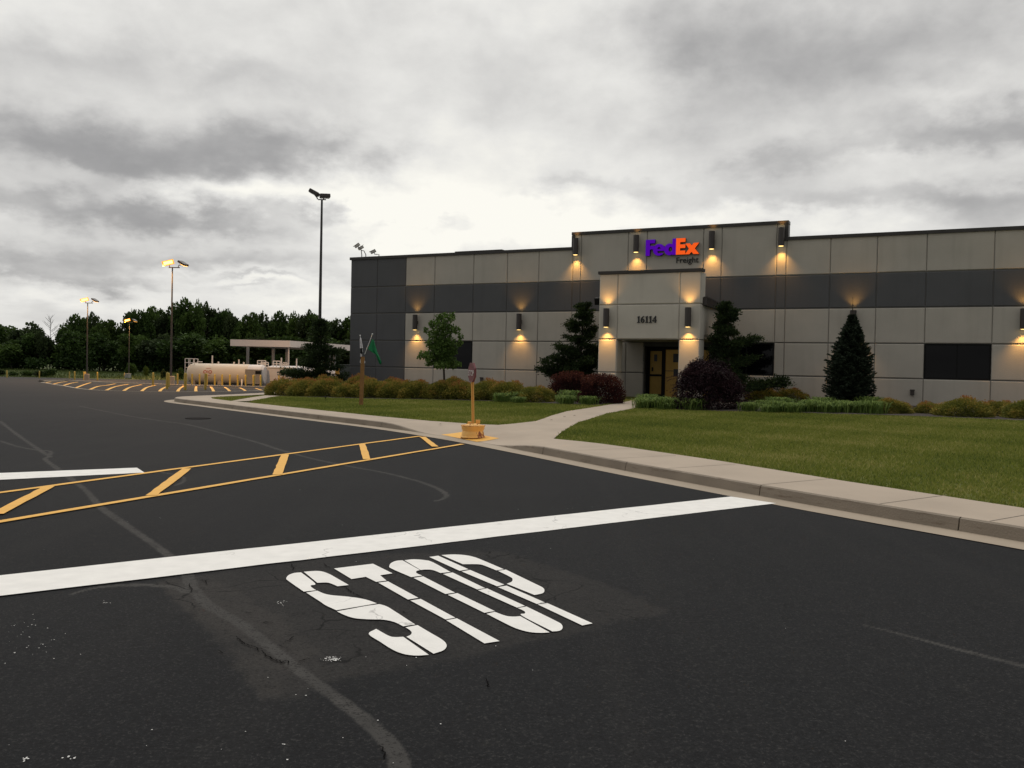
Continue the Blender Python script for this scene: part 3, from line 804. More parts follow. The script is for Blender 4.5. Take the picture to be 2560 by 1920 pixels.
# far hatched zone
def r1(x, y): return (x * 640 / 2212, 640 + y * 640 / 2212)
hz = empty('hatched_zone', G(*r1(1400, 1150)), 0, 'yellow hatched no parking zone on the asphalt before the fuel tanks', 'road marking')
def poly_strip(pts, w):
    S = np.array(pts); T = np.gradient(S, axis=0); T /= np.linalg.norm(T, axis=1, keepdims=True); N = np.stack([-T[:, 1], T[:, 0]], 1) * w / 2
    return [tuple(p) for p in S + N] + [tuple(p) for p in (S - N)[::-1]]
def far_sheet(name, pts, w, m, dz):
    g = [pl2(G(*r1(*p))) for p in pts]
    L = poly_strip(catmull(g, 3), w)
    zl = lambda x, y: az_(y + hz.location.y)
    sheet(name, [[(x - hz.location.x, y - hz.location.y) for x, y in L]], m, None, parent=hz, dz=dz - hz.location.z, zf=zl)
m_palel = mat('worn_pale_line', (.42, .38, .31), .8, var=.2)
far_sheet('outline', [(355, 1090), (440, 1106), (560, 1124), (660, 1143), (780, 1156), (920, 1164), (1070, 1169), (1220, 1172), (1380, 1174), (1530, 1175), (1690, 1174), (1840, 1173), (2000, 1170), (2300, 1162), (2420, 1158)], .16, m_palel, .014)
for a in ([(395, 1097), (440, 1088)], [(460, 1109), (520, 1094), (580, 1086)], [(550, 1121), (610, 1102), (675, 1091)], [(655, 1142), (720, 1116), (785, 1095)], [(780, 1155), (850, 1128), (930, 1118), (1000, 1104)],
          [(920, 1162), (1000, 1130), (1115, 1108)], [(1070, 1167), (1130, 1134), (1225, 1113)], [(1225, 1170), (1270, 1137), (1345, 1118)], [(1380, 1172), (1400, 1150), (1440, 1132)],
          [(1535, 1173), (1555, 1145), (1590, 1124)], [(1692, 1172), (1692, 1150), (1695, 1130)], [(1845, 1172), (1835, 1150), (1820, 1132)], [(1985, 1170), (1965, 1150), (1940, 1135)], [(2120, 1167), (2100, 1153), (2070, 1141)],
          [(2260, 1162), (2210, 1146)]):
    far_sheet('hatch_stripe', a, .17, m_yellow, .020)
# pale kerb behind the hatched zone
kp = [pl2(G(*r1(*p))) for p in [(355, 1086), (560, 1082), (780, 1092), (890, 1098), (1000, 1103), (1115, 1107), (1225, 1111), (1340, 1115), (1450, 1120), (1600, 1124), (1800, 1131), (2212, 1139), (2600, 1146)]]
kk = catmull(kp, 3); T = np.gradient(kk, axis=0); T /= np.linalg.norm(T, axis=1, keepdims=True); Nn = np.stack([-T[:, 1], T[:, 0]], 1)
mb = MB(); n = len(kk); hw = .22
rowsk = []
for i in range(n):
    z = az_(kk[i][1]); a = kk[i] - Nn[i] * hw; b = kk[i] + Nn[i] * hw
    rowsk += [(a[0], a[1], z), (a[0], a[1], z + .12), (b[0], b[1], z + .12), (b[0], b[1], z)]
mb.add(rowsk, [(i * 4 + k, (i + 1) * 4 + k, (i + 1) * 4 + k + 1, i * 4 + k + 1) for i in range(n - 1) for k in range(3)])
o = mb.build('far_kerb', m_conc); o['kind'] = 'structure'

# white paint flecks scattered on the asphalt
def flecks():
    V = []
    spots = [(85, 1600, 55, 40, 30), (60, 1570, 50, 30, 10), (450, 1850, 350, 60, 16), (900, 1640, 400, 120, 14), (600, 1300, 600, 90, 14), (1420, 1276, 50, 5, 8), (1900, 1600, 500, 200, 6)]
    for (x, y, sx, sy, n) in spots:
        for _ in range(n):
            p = G(x + random.gauss(0, sx), min(1915, y + random.gauss(0, sy))); s = random.uniform(.0014, .0042) * (1 + .04 * p.y)
            a = random.uniform(0, 6.28)
            V.append([(p.x + s * random.uniform(.6, 1.3) * math.cos(a + k * 1.57), p.y + s * random.uniform(.6, 1.3) * math.sin(a + k * 1.57), p.z + .013) for k in range(4)])
    for (x, y, w, n) in ((830, 1653, 26, 60), (705, 1512, 18, 16), (265, 1512, 14, 6), (65, 1904, 10, 7), (180, 1903, 22, 7)):
        for _ in range(n):
            p = G(x + random.gauss(0, w * .4), min(1916, y + random.gauss(0, 3))); s = random.uniform(.002, .006); a = random.uniform(0, 6.28)
            V.append([(p.x + s * math.cos(a + k * 1.57), p.y + s * math.sin(a + k * 1.57), p.z + .013) for k in range(4)])
    o = quads_mesh('paint_flecks', np.array(V), m_fleck)
    setp(o, 'scattered white paint flecks on the dark asphalt', 'paint flecks', kind='stuff')
flecks()
CRACKS = [[(820, 108), (818, 120), (830, 132), (828, 146)], [(866, 90), (886, 98), (900, 92)], [(888, 98), (896, 112)], [(1020, 338), (1030, 352), (1058, 372), (1086, 380), (1112, 390), (1140, 394)], [(1110, 390), (1118, 402)],
    [(1050, 234), (1075, 238), (1096, 235)], [(1240, 360), (1256, 350), (1274, 338)], [(1196, 380), (1230, 384)], [(1120, 284), (1150, 276), (1176, 280)], [(1190, 436), (1216, 452), (1240, 446), (1246, 462)], [(1210, 452), (1234, 458)],
    [(1488, 120), (1500, 132), (1520, 146), (1546, 160), (1580, 182)], [(940, 398), (962, 412)], [(1255, 20), (1270, 40), (1262, 52)], [(1395, 18), (1410, 34), (1440, 40)], [(1640, 812), (1650, 830), (1664, 850), (1658, 872)], [(2098, 520), (2110, 548), (2106, 560)], [(1740, 230), (1752, 236)],
    [(1130, 400), (1150, 424), (1172, 432), (1204, 450)], [(1290, 450), (1310, 440), (1340, 436)]]
def cracks():
    mb = MB()
    for L in CRACKS:
        P = np.array([pl2(G(x * 1280 / 2212, 1400 + y * 1280 / 2212)) for x, y in L]); Q = [P[0]]
        for a, b in zip(P[:-1], P[1:]):
            for t in np.linspace(0, 1, 6)[1:]: Q.append(a * (1 - t) + b * t + rng.normal(0, .0035, 2))
        Q = np.array(Q); T = np.gradient(Q, axis=0); T /= np.maximum(np.linalg.norm(T, axis=1, keepdims=True), 1e-6); Nn = np.stack([-T[:, 1], T[:, 0]], 1)
        n = len(Q); w = .0036 * (.35 + .65 * np.sin(np.linspace(.15, math.pi - .15, n))) * rng.uniform(.5, 1.5, n)
        mb.add([(q[0] + k[0] * ww, q[1] + k[1] * ww, .0135) for q, k, ww in zip(Q, Nn, w)] + [(q[0] - k[0] * ww, q[1] - k[1] * ww, .0135) for q, k, ww in zip(Q, Nn, w)],
               [(i + 1, i, n + i, n + i + 1) for i in range(n - 1)])
    o = mb.build('asphalt_cracks', mat('crack_dark', (.0035, .003, .003), .95, spec=.05)); o['kind'] = 'structure'
cracks()
mh = G(495, 1047)
mb = MB(); mb.lathe([(.33, .0), (.33, .012), (.29, .014), (.28, .010), (.0, .011)], 32)
o = mb.build('manhole_cover', m_iron); o.location = (mh.x, mh.y, az_(mh.y) + .006); setp(o, 'dark round cast iron manhole cover in the asphalt by the kerb', 'manhole cover')
def dry_leaf(px, py, i, lab):
    p = Wk(px, py) if i < 3 else Ld(px, py); mb = MB()
    s = .055
    mb.add([(-s, 0, 0), (0, -s * .45, .016), (s, 0, .005), (0, s * .5, .02), (s * .3, s * .2, .012)], [(0, 1, 4, 3), (1, 2, 4), (2, 3, 4)])
    o = mb.build('dry_leaf', m_leafdry); o.location = (p.x, p.y, p.z + .028); o.rotation_euler = (0, 0, i * 1.3)
    setp(o, lab, 'leaf', 'dry leaves on the walk')
dry_leaf(1101, 1064, 0, 'brown dry leaf on the sidewalk left of the stop sign')
dry_leaf(1378, 1053, 3, 'brown dry leaf on the door path, nearest to the kerb')
dry_leaf(1411, 1044.5, 4, 'brown dry leaf on the door path, in the middle of three')
dry_leaf(1437, 1042, 5, 'brown dry leaf on the door path, nearest to the lawn')

# ------------------------------------------------------------------ building  (local axes: x along the front, y into the building)
FY = 35.85
Z0 = -.15
bld = empty('office_building', (0, 0, 0), YAW, 'long grey and beige concrete panel office building with a dark band and raised entrance', 'building')
HZ = [Z0, 1.47, 2.80, 4.17, 5.51, 7.00]
XJ = [-27.08, -25.42, -23.71, -22.04, -19.88, -18.09, -16.47, -14.80, -14.40, -12.20, -11.35, -8.90, -8.13, -5.92, -5.53, -3.86, -2.16, -.44, 1.78, 4.0, 5.7, 7.4, 9.1, 11.3]
WIN = [(-22.04, -19.88), (-8.13, -5.92), (-.44, 1.78), (9.1, 11.3)]
def panel(mb, x0, x1, z0, z1, mi, y=FY, g=.014, ch=.030, dep=.034):
    a, b, c, d = x0 + .005, x1 - .005, z0 + g, z1 - g
    mb.add([(a, y + dep, c), (b, y + dep, c), (b, y + dep, d), (a, y + dep, d), (a + ch, y, c + ch), (b - ch, y, c + ch), (b - ch, y, d - ch), (a + ch, y, d - ch)],
           [(4, 5, 6, 7), (0, 1, 5, 4), (1, 2, 6, 5), (2, 3, 7, 6), (3, 0, 4, 7)], mi)
wall = MB()
DOOR = (-11.42, -8.55, .40, 2.70)
for i in range(len(XJ) - 1):
    x0, x1 = XJ[i], XJ[i + 1]
    for j in range(5):
        z0, z1 = HZ[j], HZ[j + 1]
        dark = (i < 2) or j == 3
        if j == 1 and any(abs(x0 - w[0]) < .01 for w in WIN): continue
        if j < 2 and x0 > -11.4 and x1 < -8.0 : continue
        top = z1
        if j == 4 and -14.9 < x0 < -5.6: top = 7.62
        panel(wall, x0, x1, z0, top, 1 if dark else 0)
wo_ = wall.build('wall', [m_light, m_dark], bld)
core = MB()
def core_box(x0, x1, z0, z1): core.box(x0, x1, FY + .03, FY + .33, z0, z1)
XE0, XE1 = XJ[0] + .02, XJ[-1]
core_box(XE0, XE1, 2.80, 6.98); core_box(-14.78, -5.55, 6.98, 7.6)
solid = [(XE0, -22.04), (-19.88, -11.36), (-8.13, -8.13), (-5.92, -.44), (1.78, 9.1)]
for a, b in solid:
    if b - a > .01: core_box(a, b, Z0, 2.80)
for a, b in WIN[:3]: core_box(a, b, Z0, 1.47)
core.box(XE0, XE0 + .3, FY + .33, FY + 45, Z0, 6.98)      # end walls and roof slab
core.box(XE1 - .3, XE1, FY + .33, FY + 45, Z0, 6.98)
core.box(XE0 + .3, XE1 - .3, FY + .33, FY + 45, 6.3, 6.5)
core.build('wall_core', m_joint, bld)
back = MB(); back.box(XE0 + .3, XE1 - .3, FY + 3.0, FY + 3.1, Z0, 6.3); back.build('inner_wall', m_inside, bld)
# coping
cop = MB()
CP = .05
def coping(x0, x1, z): cop.box(x0, x1, FY - CP, FY + .40, z - .08, z + .055)
coping(XJ[0] - .05, -14.80, 7.0); coping(-14.86, -5.47, 7.66); coping(-5.53, XE1, 7.0)
cop.box(-14.855, -14.70, FY - CP + .003, FY + .36, 7.055, 7.56); cop.box(-5.62, -5.475, FY - CP + .003, FY + .36, 6.90, 7.56)
cop.build('coping', m_coping, bld)
for a, b in WIN[:3]:
    w = MB(); z0, z1 = 1.47, 2.80; fr = .06
    w.box(a + .01, b - .01, FY + .05, FY + .12, z0 + .01, z0 + fr); w.box(a + .01, b - .01, FY + .05, FY + .12, z1 - fr, z1 - .01)
    w.box(a + .01, a + fr, FY + .05, FY + .12, z0 + fr, z1 - fr); w.box(b - fr, b - .01, FY + .05, FY + .12, z0 + fr, z1 - fr)
    mid = (a + b) / 2; w.box(mid - .02, mid + .02, FY + .07, FY + .115, z0 + fr, z1 - fr)
    wf = w.build('window', m_black, bld)
    g = MB(); g.box(a + fr - .005, b - fr + .005, FY + .08, FY + .10, z0 + fr - .005, z1 - fr + .005)
    g.build('pane', m_glass, wf)
# portico
PT = MB(); PY = 32.45; PX0, PX1 = -12.215, -8.11
CXL, CXR = -11.43, -8.93
PZ = [.12, 1.47, 2.79, 4.16, 5.40]
for j in range(4):
    if j < 2:
        panel(PT, PX0, CXL, PZ[j], PZ[j + 1], 0, PY); panel(PT, CXR, PX1, PZ[j], PZ[j + 1], 0, PY)
    else:
        for a, b in ((PX0, CXL), (CXL, CXR), (CXR, PX1)): panel(PT, a, b, PZ[j], PZ[j + 1], 0, PY)
    # side faces of the columns and the front wall, seen from the right
def xpanel(mb, x, y0, y1, z0, z1, mi, g=.012, ch=.018, dep=.03):
    a, b, c, d = y0 + g, y1 - g, z0 + g, z1 - g
    mb.add([(x - dep, a, c), (x - dep, b, c), (x - dep, b, d), (x - dep, a, d), (x, a + ch, c + ch), (x, b - ch, c + ch), (x, b - ch, d - ch), (x, a + ch, d - ch)],
           [(4, 5, 6, 7), (0, 1, 5, 4), (1, 2, 6, 5), (2, 3, 7, 6), (3, 0, 4, 7)], mi)
CD = .72
for j in range(4):
    xpanel(PT, PX1 + .001, PY + .03, PY + CD, PZ[j], PZ[j + 1], 0)
    if j < 2: xpanel(PT, CXL + .001, PY + .03, PY + CD, PZ[j], PZ[j + 1], 0)
PT.build('portico_front', m_portal, bld)
pc = MB()
pc.box(PX0 + .01, CXL - .03, PY + .03, PY + CD - .01, Z0, 2.79); pc.box(CXR + .01, PX1 - .03, PY + .03, PY + CD - .01, Z0, 2.79)
pc.box(PX0 + .01, PX1 - .03, PY + .03, PY + .30, 2.792, 5.40)
pc.build('portico_core', mat('portico_render', (.30, .28, .25), .9, var=.05), bld)
# soffit, side beams and low roof behind the tall front
pr = MB()
pr.box(PX0 + .02, PX1 - .06, PY + .301, FY + .02, 2.86, 3.0)
pr.box(PX1 - .40, PX1 - .02, PY + .301, FY + .02, 3.0, 4.12)
pr.box(PX0 + .02, PX0 + .40, PY + .301, FY + .02, 3.0, 4.12)
pr.build('side_beam', m_portal, bld)
rf = MB()
rf.add([(PX0 - .1, PY + .31, 4.42), (PX1 + .16, PY + .31, 4.42), (PX1 + .16, FY - .02, 4.30), (PX0 - .1, FY - .02, 4.30),
        (PX0 - .1, PY + .31, 4.12), (PX1 + .16, PY + .31, 4.12), (PX1 + .16, FY - .02, 4.10), (PX0 - .1, FY - .02, 4.10)],
       [(0, 1, 2, 3), (4, 7, 6, 5), (0, 4, 5, 1), (1, 5, 6, 2), (2, 6, 7, 3), (3, 7, 4, 0)])
for k in range(9):
    y = PY + .45 + k * .34; rf.box(PX0 - .08, PX1 + .175, y, y + .03, 4.30, 4.46 - k * .012)
rf.build('entrance_roof', m_bronze, bld)
pcp = MB(); pcp.box(PX0 - .05, PX1 + .05, PY - .05, PY + .36, 5.385, 5.50); pcp.build('portico_coping', m_coping, bld)
dp = MB(); dp.box(PX1 - .02, PX1 + .12, FY - .17, FY - .03, .3, 4.25); dp.build('downspout', m_bronze, bld)
fl = MB(); fl.box(PX0 + .0, PX1, PY + .05, FY + .5, .06, .40); fl.box(-11.8, -8.3, PY - 1.1, PY + .05, .10, .37)
fl.build('entrance_slab', m_conc, bld)
# door recess
dr = MB()
dr.box(-11.42, -11.36, FY + .0, FY + .45, .40, 2.78)
dr.box(-11.36, -8.13, FY + .03, FY + .45, 2.62, 2.80)
dr.box(-8.55, -8.13, FY + .02, FY + .45, .40, 2.62)
dr.build('door_reveal', m_dark, bld)
DYY = FY + .38
fr = MB()
for x in (-11.36, -10.62, -9.40, -8.63): fr.box(x, x + .10, DYY - .04, DYY + .06, .40, 2.62)
fr.box(-11.26, -10.62, DYY - .038, DYY + .058, 2.50, 2.62); fr.box(-10.52, -9.40, DYY - .038, DYY + .058, 2.50, 2.62); fr.box(-9.30, -8.63, DYY - .038, DYY + .058, 2.50, 2.62)
fr.build('door_frame', m_black, bld)
d1 = MB(); x0, x1 = -11.25, -10.63
d1.box(x0, x0 + .05, DYY - .02, DYY + .03, .41, 2.49); d1.box(x1 - .05, x1, DYY - .02, DYY + .03, .41, 2.49)
for z0, z1 in ((.41, .56), (1.33, 1.42), (2.43, 2.49)): d1.box(x0 + .05, x1 - .05, DYY - .02, DYY + .03, z0, z1)
door = d1.build('door', m_black, bld)
dpn = MB(); dpn.box(x0 + .05, x1 - .05, DYY, DYY + .015, .56, 1.33); dpn.box(x0 + .05, x1 - .05, DYY, DYY + .015, 1.42, 2.43); dpn.build('panel', m_ochre, door)
dn = MB(); dn.box(-11.02, -10.89, DYY - .035, DYY - .003, 1.98, 2.28); dn.build('notice', m_poster, door)
dn = MB(); dn.box(-11.12, -11.06, DYY - .05, DYY - .003, 1.55, 1.72); dn.build('lock_plate', m_black, door)
dh = MB(); dh.tube([(-11.13, DYY - .09, 1.36), (-10.75, DYY - .09, 1.36)], .018, 8); dh.box(-11.12, -11.09, DYY - .08, DYY - .02, 1.345, 1.375); dh.box(-10.79, -10.76, DYY - .08, DYY - .02, 1.345, 1.375); dh.build('push_bar', m_black, door)
sg = MB(); sg.box(-10.515, -9.405, DYY + .0, DYY + .015, .42, 2.49); sg.box(-9.295, -8.635, DYY, DYY + .015, .42, 2.49); sl_ = sg.build('sidelight', m_ochre2, bld)
sp = MB(); sp.box(-10.18, -9.62, DYY - .02, DYY - .002, 1.95, 2.32); sp.box(-10.15, -9.65, DYY - .02, DYY - .002, 1.35, 1.66); sp.box(-10.515, -9.405, DYY - .022, DYY - .004, 1.56, 1.59)
sp.build('poster', m_poster, sl_)
# small things on the front wall
def B3(lx, ly, z): x, y = B2W(lx, ly); return (x, y, z)
def wall_box(lx, z, lab):
    mb = MB(); mb.box(-.07, .07, -.09, 0, -.10, .10); mb.box(-.085, .085, -.105, -.09, .06, .115)
    o = mb.build('outlet_box', m_bronze, None, bevel=.006); o.location = B3(lx, FY - .001, z); o.rotation_euler = (0, 0, YAW); setp(o, lab, 'outlet box', 'outlet boxes low on the front wall')
wall_box(-19.3, .98, 'small dark outlet box low on the wall behind the stop sign')
wall_box(-.80, .95, 'small dark outlet box low on the wall right of the spruce')
# roof unit edge seen above the parapet, roof cameras
ru = MB(); ru.box(-21.3, -18.9, FY + .9, FY + 2.4, 6.5, 7.19); ru.box(-21.4, -18.8, FY + .8, FY + 2.5, 7.19, 7.23)
o = ru.build('roof_hatch', m_coping); o.matrix_world = Matrix.Rotation(YAW, 4, 'Z'); setp(o, 'low dark roof hatch just showing above the left parapet', 'roof hatch')

# floodlight on the portico's left side
fl = MB(); fl.box(-.18, .0, -.10, .14, -.14, .14); fl.tube([(0, 0, 0), (.14, 0, -.02)], .025, 8)
o = fl.build('floodlight', m_black, bevel=.02); o.location = B3(PX0 - .06, PY + .2, 4.33); o.rotation_euler = (R(15), 0, YAW); setp(o, 'small black floodlight on the left side of the entrance front', 'floodlight')

# sconces
def make_sconce():
    r = empty('wall_sconce', (0, 0, 0), YAW)
    b = MB(); b.lathe([(.105, -.30), (.118, -.34), (.12, -.37), (.12, .37), (.10, .37), (.10, .30), (0, .30)], 24, mtx=Matrix.Translation((0, -.20, 0)))
    b.lathe([(.118, -.34), (.105, -.34), (.10, -.30)], 24, mtx=Matrix.Translation((0, -.20, 0)))
    b.build('housing', m_bronze, r, smooth=True)
    a = MB(); a.box(-.06, .06, -.10, .0, -.09, .09); a.build('mount', m_bronze, r, bevel=.01)
    l = MB(); l.lathe([(.0, -.385), (.06, -.381), (.098, -.371), (.104, -.35)], 24, mtx=Matrix.Translation((0, -.20, 0))); l.v = [(x, y, z) for x, y, z in l.v]
    l.build('lower_lens', m_wlens, r)
    l2 = MB(); l2.lathe([(.0, .335), (.098, .335)], 24, mtx=Matrix.Translation((0, -.20, 0))); l2.build('upper_lens', m_wlens, r)
    for nm, z, rx, e, ang in (('down_light', -.40, 0, DOWN_W, 50), ('up_light', .385, math.pi, UP_W, 52)):
        L = bpy.data.lights.new(nm, 'SPOT'); L.energy = e; L.spot_size = R(ang * 2); L.spot_blend = 1.0; L.color = (1.0, .50, .125); L.shadow_soft_size = .04
        lo = bpy.data.objects.new(nm, L); col.objects.link(lo); lo.parent = r; lo.location = (0, -.20, z); lo.rotation_euler = (rx, 0, 0)
    return r
DOWN_W, UP_W = 95, 42
sc0 = make_sconce()
scs = [(-23.0, FY, 3.70, 'bronze wall sconce on the leftmost beige panel beside the dark panels'),
       (-17.33, FY, 3.70, 'bronze wall sconce between the young tree and the entrance, lit'),
       (PX0 + .39, PY, 3.63, 'bronze wall sconce on the entrance front left of the house number'),
       (PX1 - .42, PY, 3.63, 'bronze wall sconce on the entrance front right of the house number'),
       (-14.60, FY, 7.04, 'bronze wall sconce at the left end of the raised parapet'),
       (-11.78, FY, 7.04, 'bronze wall sconce just left of the purple and orange sign'),
       (-8.51, FY, 7.04, 'bronze wall sconce just right of the purple and orange sign'),
       (-5.72, FY, 7.04, 'bronze wall sconce at the right end of the raised parapet'),
       (-2.95, FY, 3.70, 'bronze wall sconce half hidden behind the top of the spruce'),
       (2.75, FY, 3.70, 'bronze wall sconce right of the far right window')]
for i, (lx, ly, z, lab) in enumerate(scs):
    o = sc0 if i == 0 else copy_tree(sc0)
    o.location = B3(lx, ly - .0, z); setp(o, lab, 'wall sconce', 'sconces on the front wall')

# ------------------------------------------------------------------ lettering on the building
def curve_mesh(name, splines, ext, mat_, parent, side=None):
    cu = bpy.data.curves.new(name, 'CURVE'); cu.dimensions = '2D'; cu.fill_mode = 'BOTH'; cu.extrude = ext / 2
    for s in splines:
        sp = cu.splines.new('POLY'); sp.points.add(len(s) - 1)
        for p, q in zip(sp.points, s): p.co = (q[0], q[1], 0, 1)
        sp.use_cyclic_u = True
    t = bpy.data.objects.new(name + '_tmp', cu); col.objects.link(t)
    dg = bpy.context.evaluated_depsgraph_get(); me = bpy.data.meshes.new_from_object(t.evaluated_get(dg)); me.name = name
    bpy.data.objects.remove(t); me.materials.clear(); me.materials.append(mat_)
    if side:
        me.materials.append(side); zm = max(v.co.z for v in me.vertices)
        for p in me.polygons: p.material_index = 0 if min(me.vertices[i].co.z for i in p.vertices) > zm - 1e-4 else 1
    o = bpy.data.objects.new(name, me); col.objects.link(o); o.parent = parent
    return o
def text_mesh(name, body, width, ext, mat_, parent, offset=0.0):
    cu = bpy.data.curves.new(name, 'FONT'); cu.body = body; cu.size = 1.0; cu.extrude = ext; cu.offset = offset
    t = bpy.data.objects.new(name + '_tmp', cu); col.objects.link(t)
    dg = bpy.context.evaluated_depsgraph_get(); me = bpy.data.meshes.new_from_object(t.evaluated_get(dg)); me.name = name
    bpy.data.objects.remove(t); me.materials.clear(); me.materials.append(mat_)
    co = np.empty(len(me.vertices) * 3); me.vertices.foreach_get('co', co); co = co.reshape(-1, 3)
    k = width / (co[:, 0].max() - co[:, 0].min()); co[:, 0] = (co[:, 0] - co[:, 0].min()) * k; co[:, 1] *= k; co[:, 2] = (co[:, 2] - co[:, 2].min())
    co[:, 2] = co[:, 2] / max(co[:, 2].max(), 1e-6) * ext
    me.vertices.foreach_set('co', co.reshape(-1)); me.update()
    o = bpy.data.objects.new(name, me); col.objects.link(o); o.parent = parent
    return o
def arc(cx, cy, rx, ry, a0, a1, n=20): return [(cx + rx * math.cos(R(a0 + (a1 - a0) * i / n)), cy + ry * math.sin(R(a0 + (a1 - a0) * i / n))) for i in range(n + 1)]
sign = empty('company_sign', B3(-11.36, FY - .10, 6.50), 0, 'purple and orange raised letters reading FedEx with Freight in black below', 'sign')
sign.rotation_euler = (R(90), 0, YAW)
Fs_ = [[(0, 0), (.19, 0), (.19, .27), (.37, .27), (.37, .42), (.19, .42), (.19, .53), (.415, .53), (.415, .69), (0, .69)]]
ce = (.59, .24)
e_out = arc(ce[0], ce[1], .262, .25, -12, 320, 40)
e_out += [(.70, .105), (.64, .085), (.56, .10), (.525, .15), (.52, .19)]
e_hole = [(.525, .275)] + arc(.592, .275, .068, .085, 180, 0, 12) + [(.66, .275)]
d_sp = [[(1.17, 0), (1.325, 0), (1.325, .69), (1.17, .69), (1.17, .455)] + arc(1.055, .24, .235, .25, 62, 298, 26) + [(1.17, .03)]]
d_hole = arc(1.095, .24, .082, .105, 0, 342, 19)
E_sp = [[(1.33, 0), (1.735, 0), (1.735, .165), (1.51, .165), (1.51, .27), (1.735, .27), (1.735, .425), (1.51, .425), (1.51, .525), (1.735, .525), (1.735, .69), (1.33, .69)]]
x_sp = [[(1.72, 0), (1.915, 0), (2.0, .098), (2.085, 0), (2.33, 0), (2.135, .235), (2.32, .47), (2.095, .47), (2.005, .365), (1.925, .455), (1.745, .455), (1.745, .43), (1.885, .235)]]
for nm, sp, m in (('letter', Fs_, m_purple), ('letter', [e_out, e_hole], m_purple), ('letter', d_sp + [d_hole], m_purple), ('letter', E_sp, m_orange), ('letter', x_sp, m_orange)):
    curve_mesh(nm, sp, .12, m, sign, m_purple_side if m is m_purple else m_orange_side)
fr_ = text_mesh('small_lettering', 'Freight', .95, .03, m_blackletter, sign, .004); fr_.location = (1.325, -.335, -.09)
num = empty('house_number', B3(-10.62, PY - .02, 3.435), 0, 'dark serif digits 16114 mounted on the entrance front', 'house number')
num.rotation_euler = (R(90), 0, YAW)
one = [[(.02, 0), (.145, 0), (.145, .018), (.115, .03), (.115, .27), (.10, .27), (.02, .235), (.02, .218), (.05, .222), (.055, .03), (.02, .018)]]
six = [[(.155, .25), (.15, .268), (.09, .25), (.035, .195), (.012, .11), (.022, .045), (.055, .008), (.095, -.004), (.14, .010), (.168, .05), (.172, .09), (.158, .135), (.125, .16), (.095, .155), (.085, .15), (.098, .20), (.125, .235)],
       [(.088, .13), (.108, .12), (.113, .075), (.108, .03), (.092, .014), (.076, .035), (.070, .085), (.074, .122)]]
four = [[(.095, 0), (.155, 0), (.155, .06), (.178, .06), (.178, .10), (.155, .10), (.155, .27), (.125, .27), (.005, .095), (.005, .06), (.095, .06)], [(.095, .10), (.035, .10), (.095, .195)]]
for dxx, sp in ((0, one), (.152, six), (.33, one), (.48, one), (.63, four)):
    curve_mesh('digit', [[(x + dxx, y) for x, y in s] for s in sp], .03, m_blackletter, num)

# ------------------------------------------------------------------ stop sign on a wheel rim
sp_ = Wk(1182, 1095)
ss = empty('stop_sign', (sp_.x, sp_.y, sp_.z + .008), 0, 'faded red stop sign on a yellow post set in a rusty yellow wheel rim', 'stop sign')
def rusty_yellow():
    m = mat('rusty_yellow_rim', (.88, .50, .14), .6, var=.06, vscale=7); t = m.node_tree; b = t.nodes['Principled BSDF']; src = b.inputs['Base Color'].links[0].from_socket
    N = t.nodes.new; L = t.links.new
    c = N('ShaderNodeTexCoord'); sx = N('ShaderNodeSeparateXYZ'); L(c.outputs['Object'], sx.inputs[0])
    mp = N('ShaderNodeMapping'); mp.inputs['Scale'].default_value = (1, 1, .35); L(c.outputs['Object'], mp.inputs[0])
    n = N('ShaderNodeTexNoise'); n.inputs['Scale'].default_value = 17; n.inputs['Detail'].default_value = 7; n.inputs['Roughness'].default_value = .65; L(mp.outputs[0], n.inputs['Vector'])
    def mr(s, a, b_, lo, hi):
        q = N('ShaderNodeMapRange'); q.inputs[1].default_value = a; q.inputs[2].default_value = b_; q.inputs[3].default_value = lo; q.inputs[4].default_value = hi; L(s, q.inputs[0]); return q.outputs[0]
    def mm(op, a, b_):
        q = N('ShaderNodeMath'); q.operation = op
        for i, v in enumerate((a, b_)):
            if isinstance(v, (int, float)): q.inputs[i].default_value = v
            else: L(v, q.inputs[i])
        return q.outputs[0]
    side = mm('MULTIPLY', mr(sx.outputs[0], .05, .13, 0, 1), mr(sx.outputs[2], .19, .12, 0, 1))     # scraped side of the rim
    foot = mr(sx.outputs[2], .018, .006, 0, .9); lid = mm('MULTIPLY', mr(sx.outputs[2], .285, .305, 0, .5), 1.0)
    lip = mm('MULTIPLY', mr(sx.outputs[2], .255, .268, 0, .22), mr(sx.outputs[2], .275, .27, 0, 1))
    add = mm('ADD', mm('ADD', mm('MULTIPLY', side, .22), mm('MULTIPLY', foot, .3)), mm('ADD', mm('MULTIPLY', lid, .3), lip))
    f = mr(mm('ADD', n.outputs[0], add), .66, .72, 0, 1)
    mc = N('ShaderNodeMix'); mc.data_type = 'RGBA'; L(f, mc.inputs[0]); L(src, mc.inputs[6]); mc.inputs[7].default_value = (.26, .075, .02, 1); L(mc.outputs[2], b.inputs['Base Color'])
    return m
rim = MB()
rim.lathe([(.262, 0), (.268, .015), (.262, .03), (.245, .045), (.235, .13), (.225, .145), (.228, .165), (.245, .185), (.248, .235), (.262, .252), (.266, .268), (.258, .270), (.235, .245), (.215, .225), (.20, .24), (.16, .285), (.11, .30), (.04, .31), (0, .31)], 40)
rim.build('wheel_base', rusty_yellow(), ss, smooth=True)
br = MB(); br.box(-.12, -.04, -.02, .08, .29, .345); br.build('bracket', m_yel_rust, ss, bevel=.006)
br = MB(); br.box(.05, .15, .05, .07, .30, .385); br.build('bracket', m_yel_rust, ss, bevel=.006)
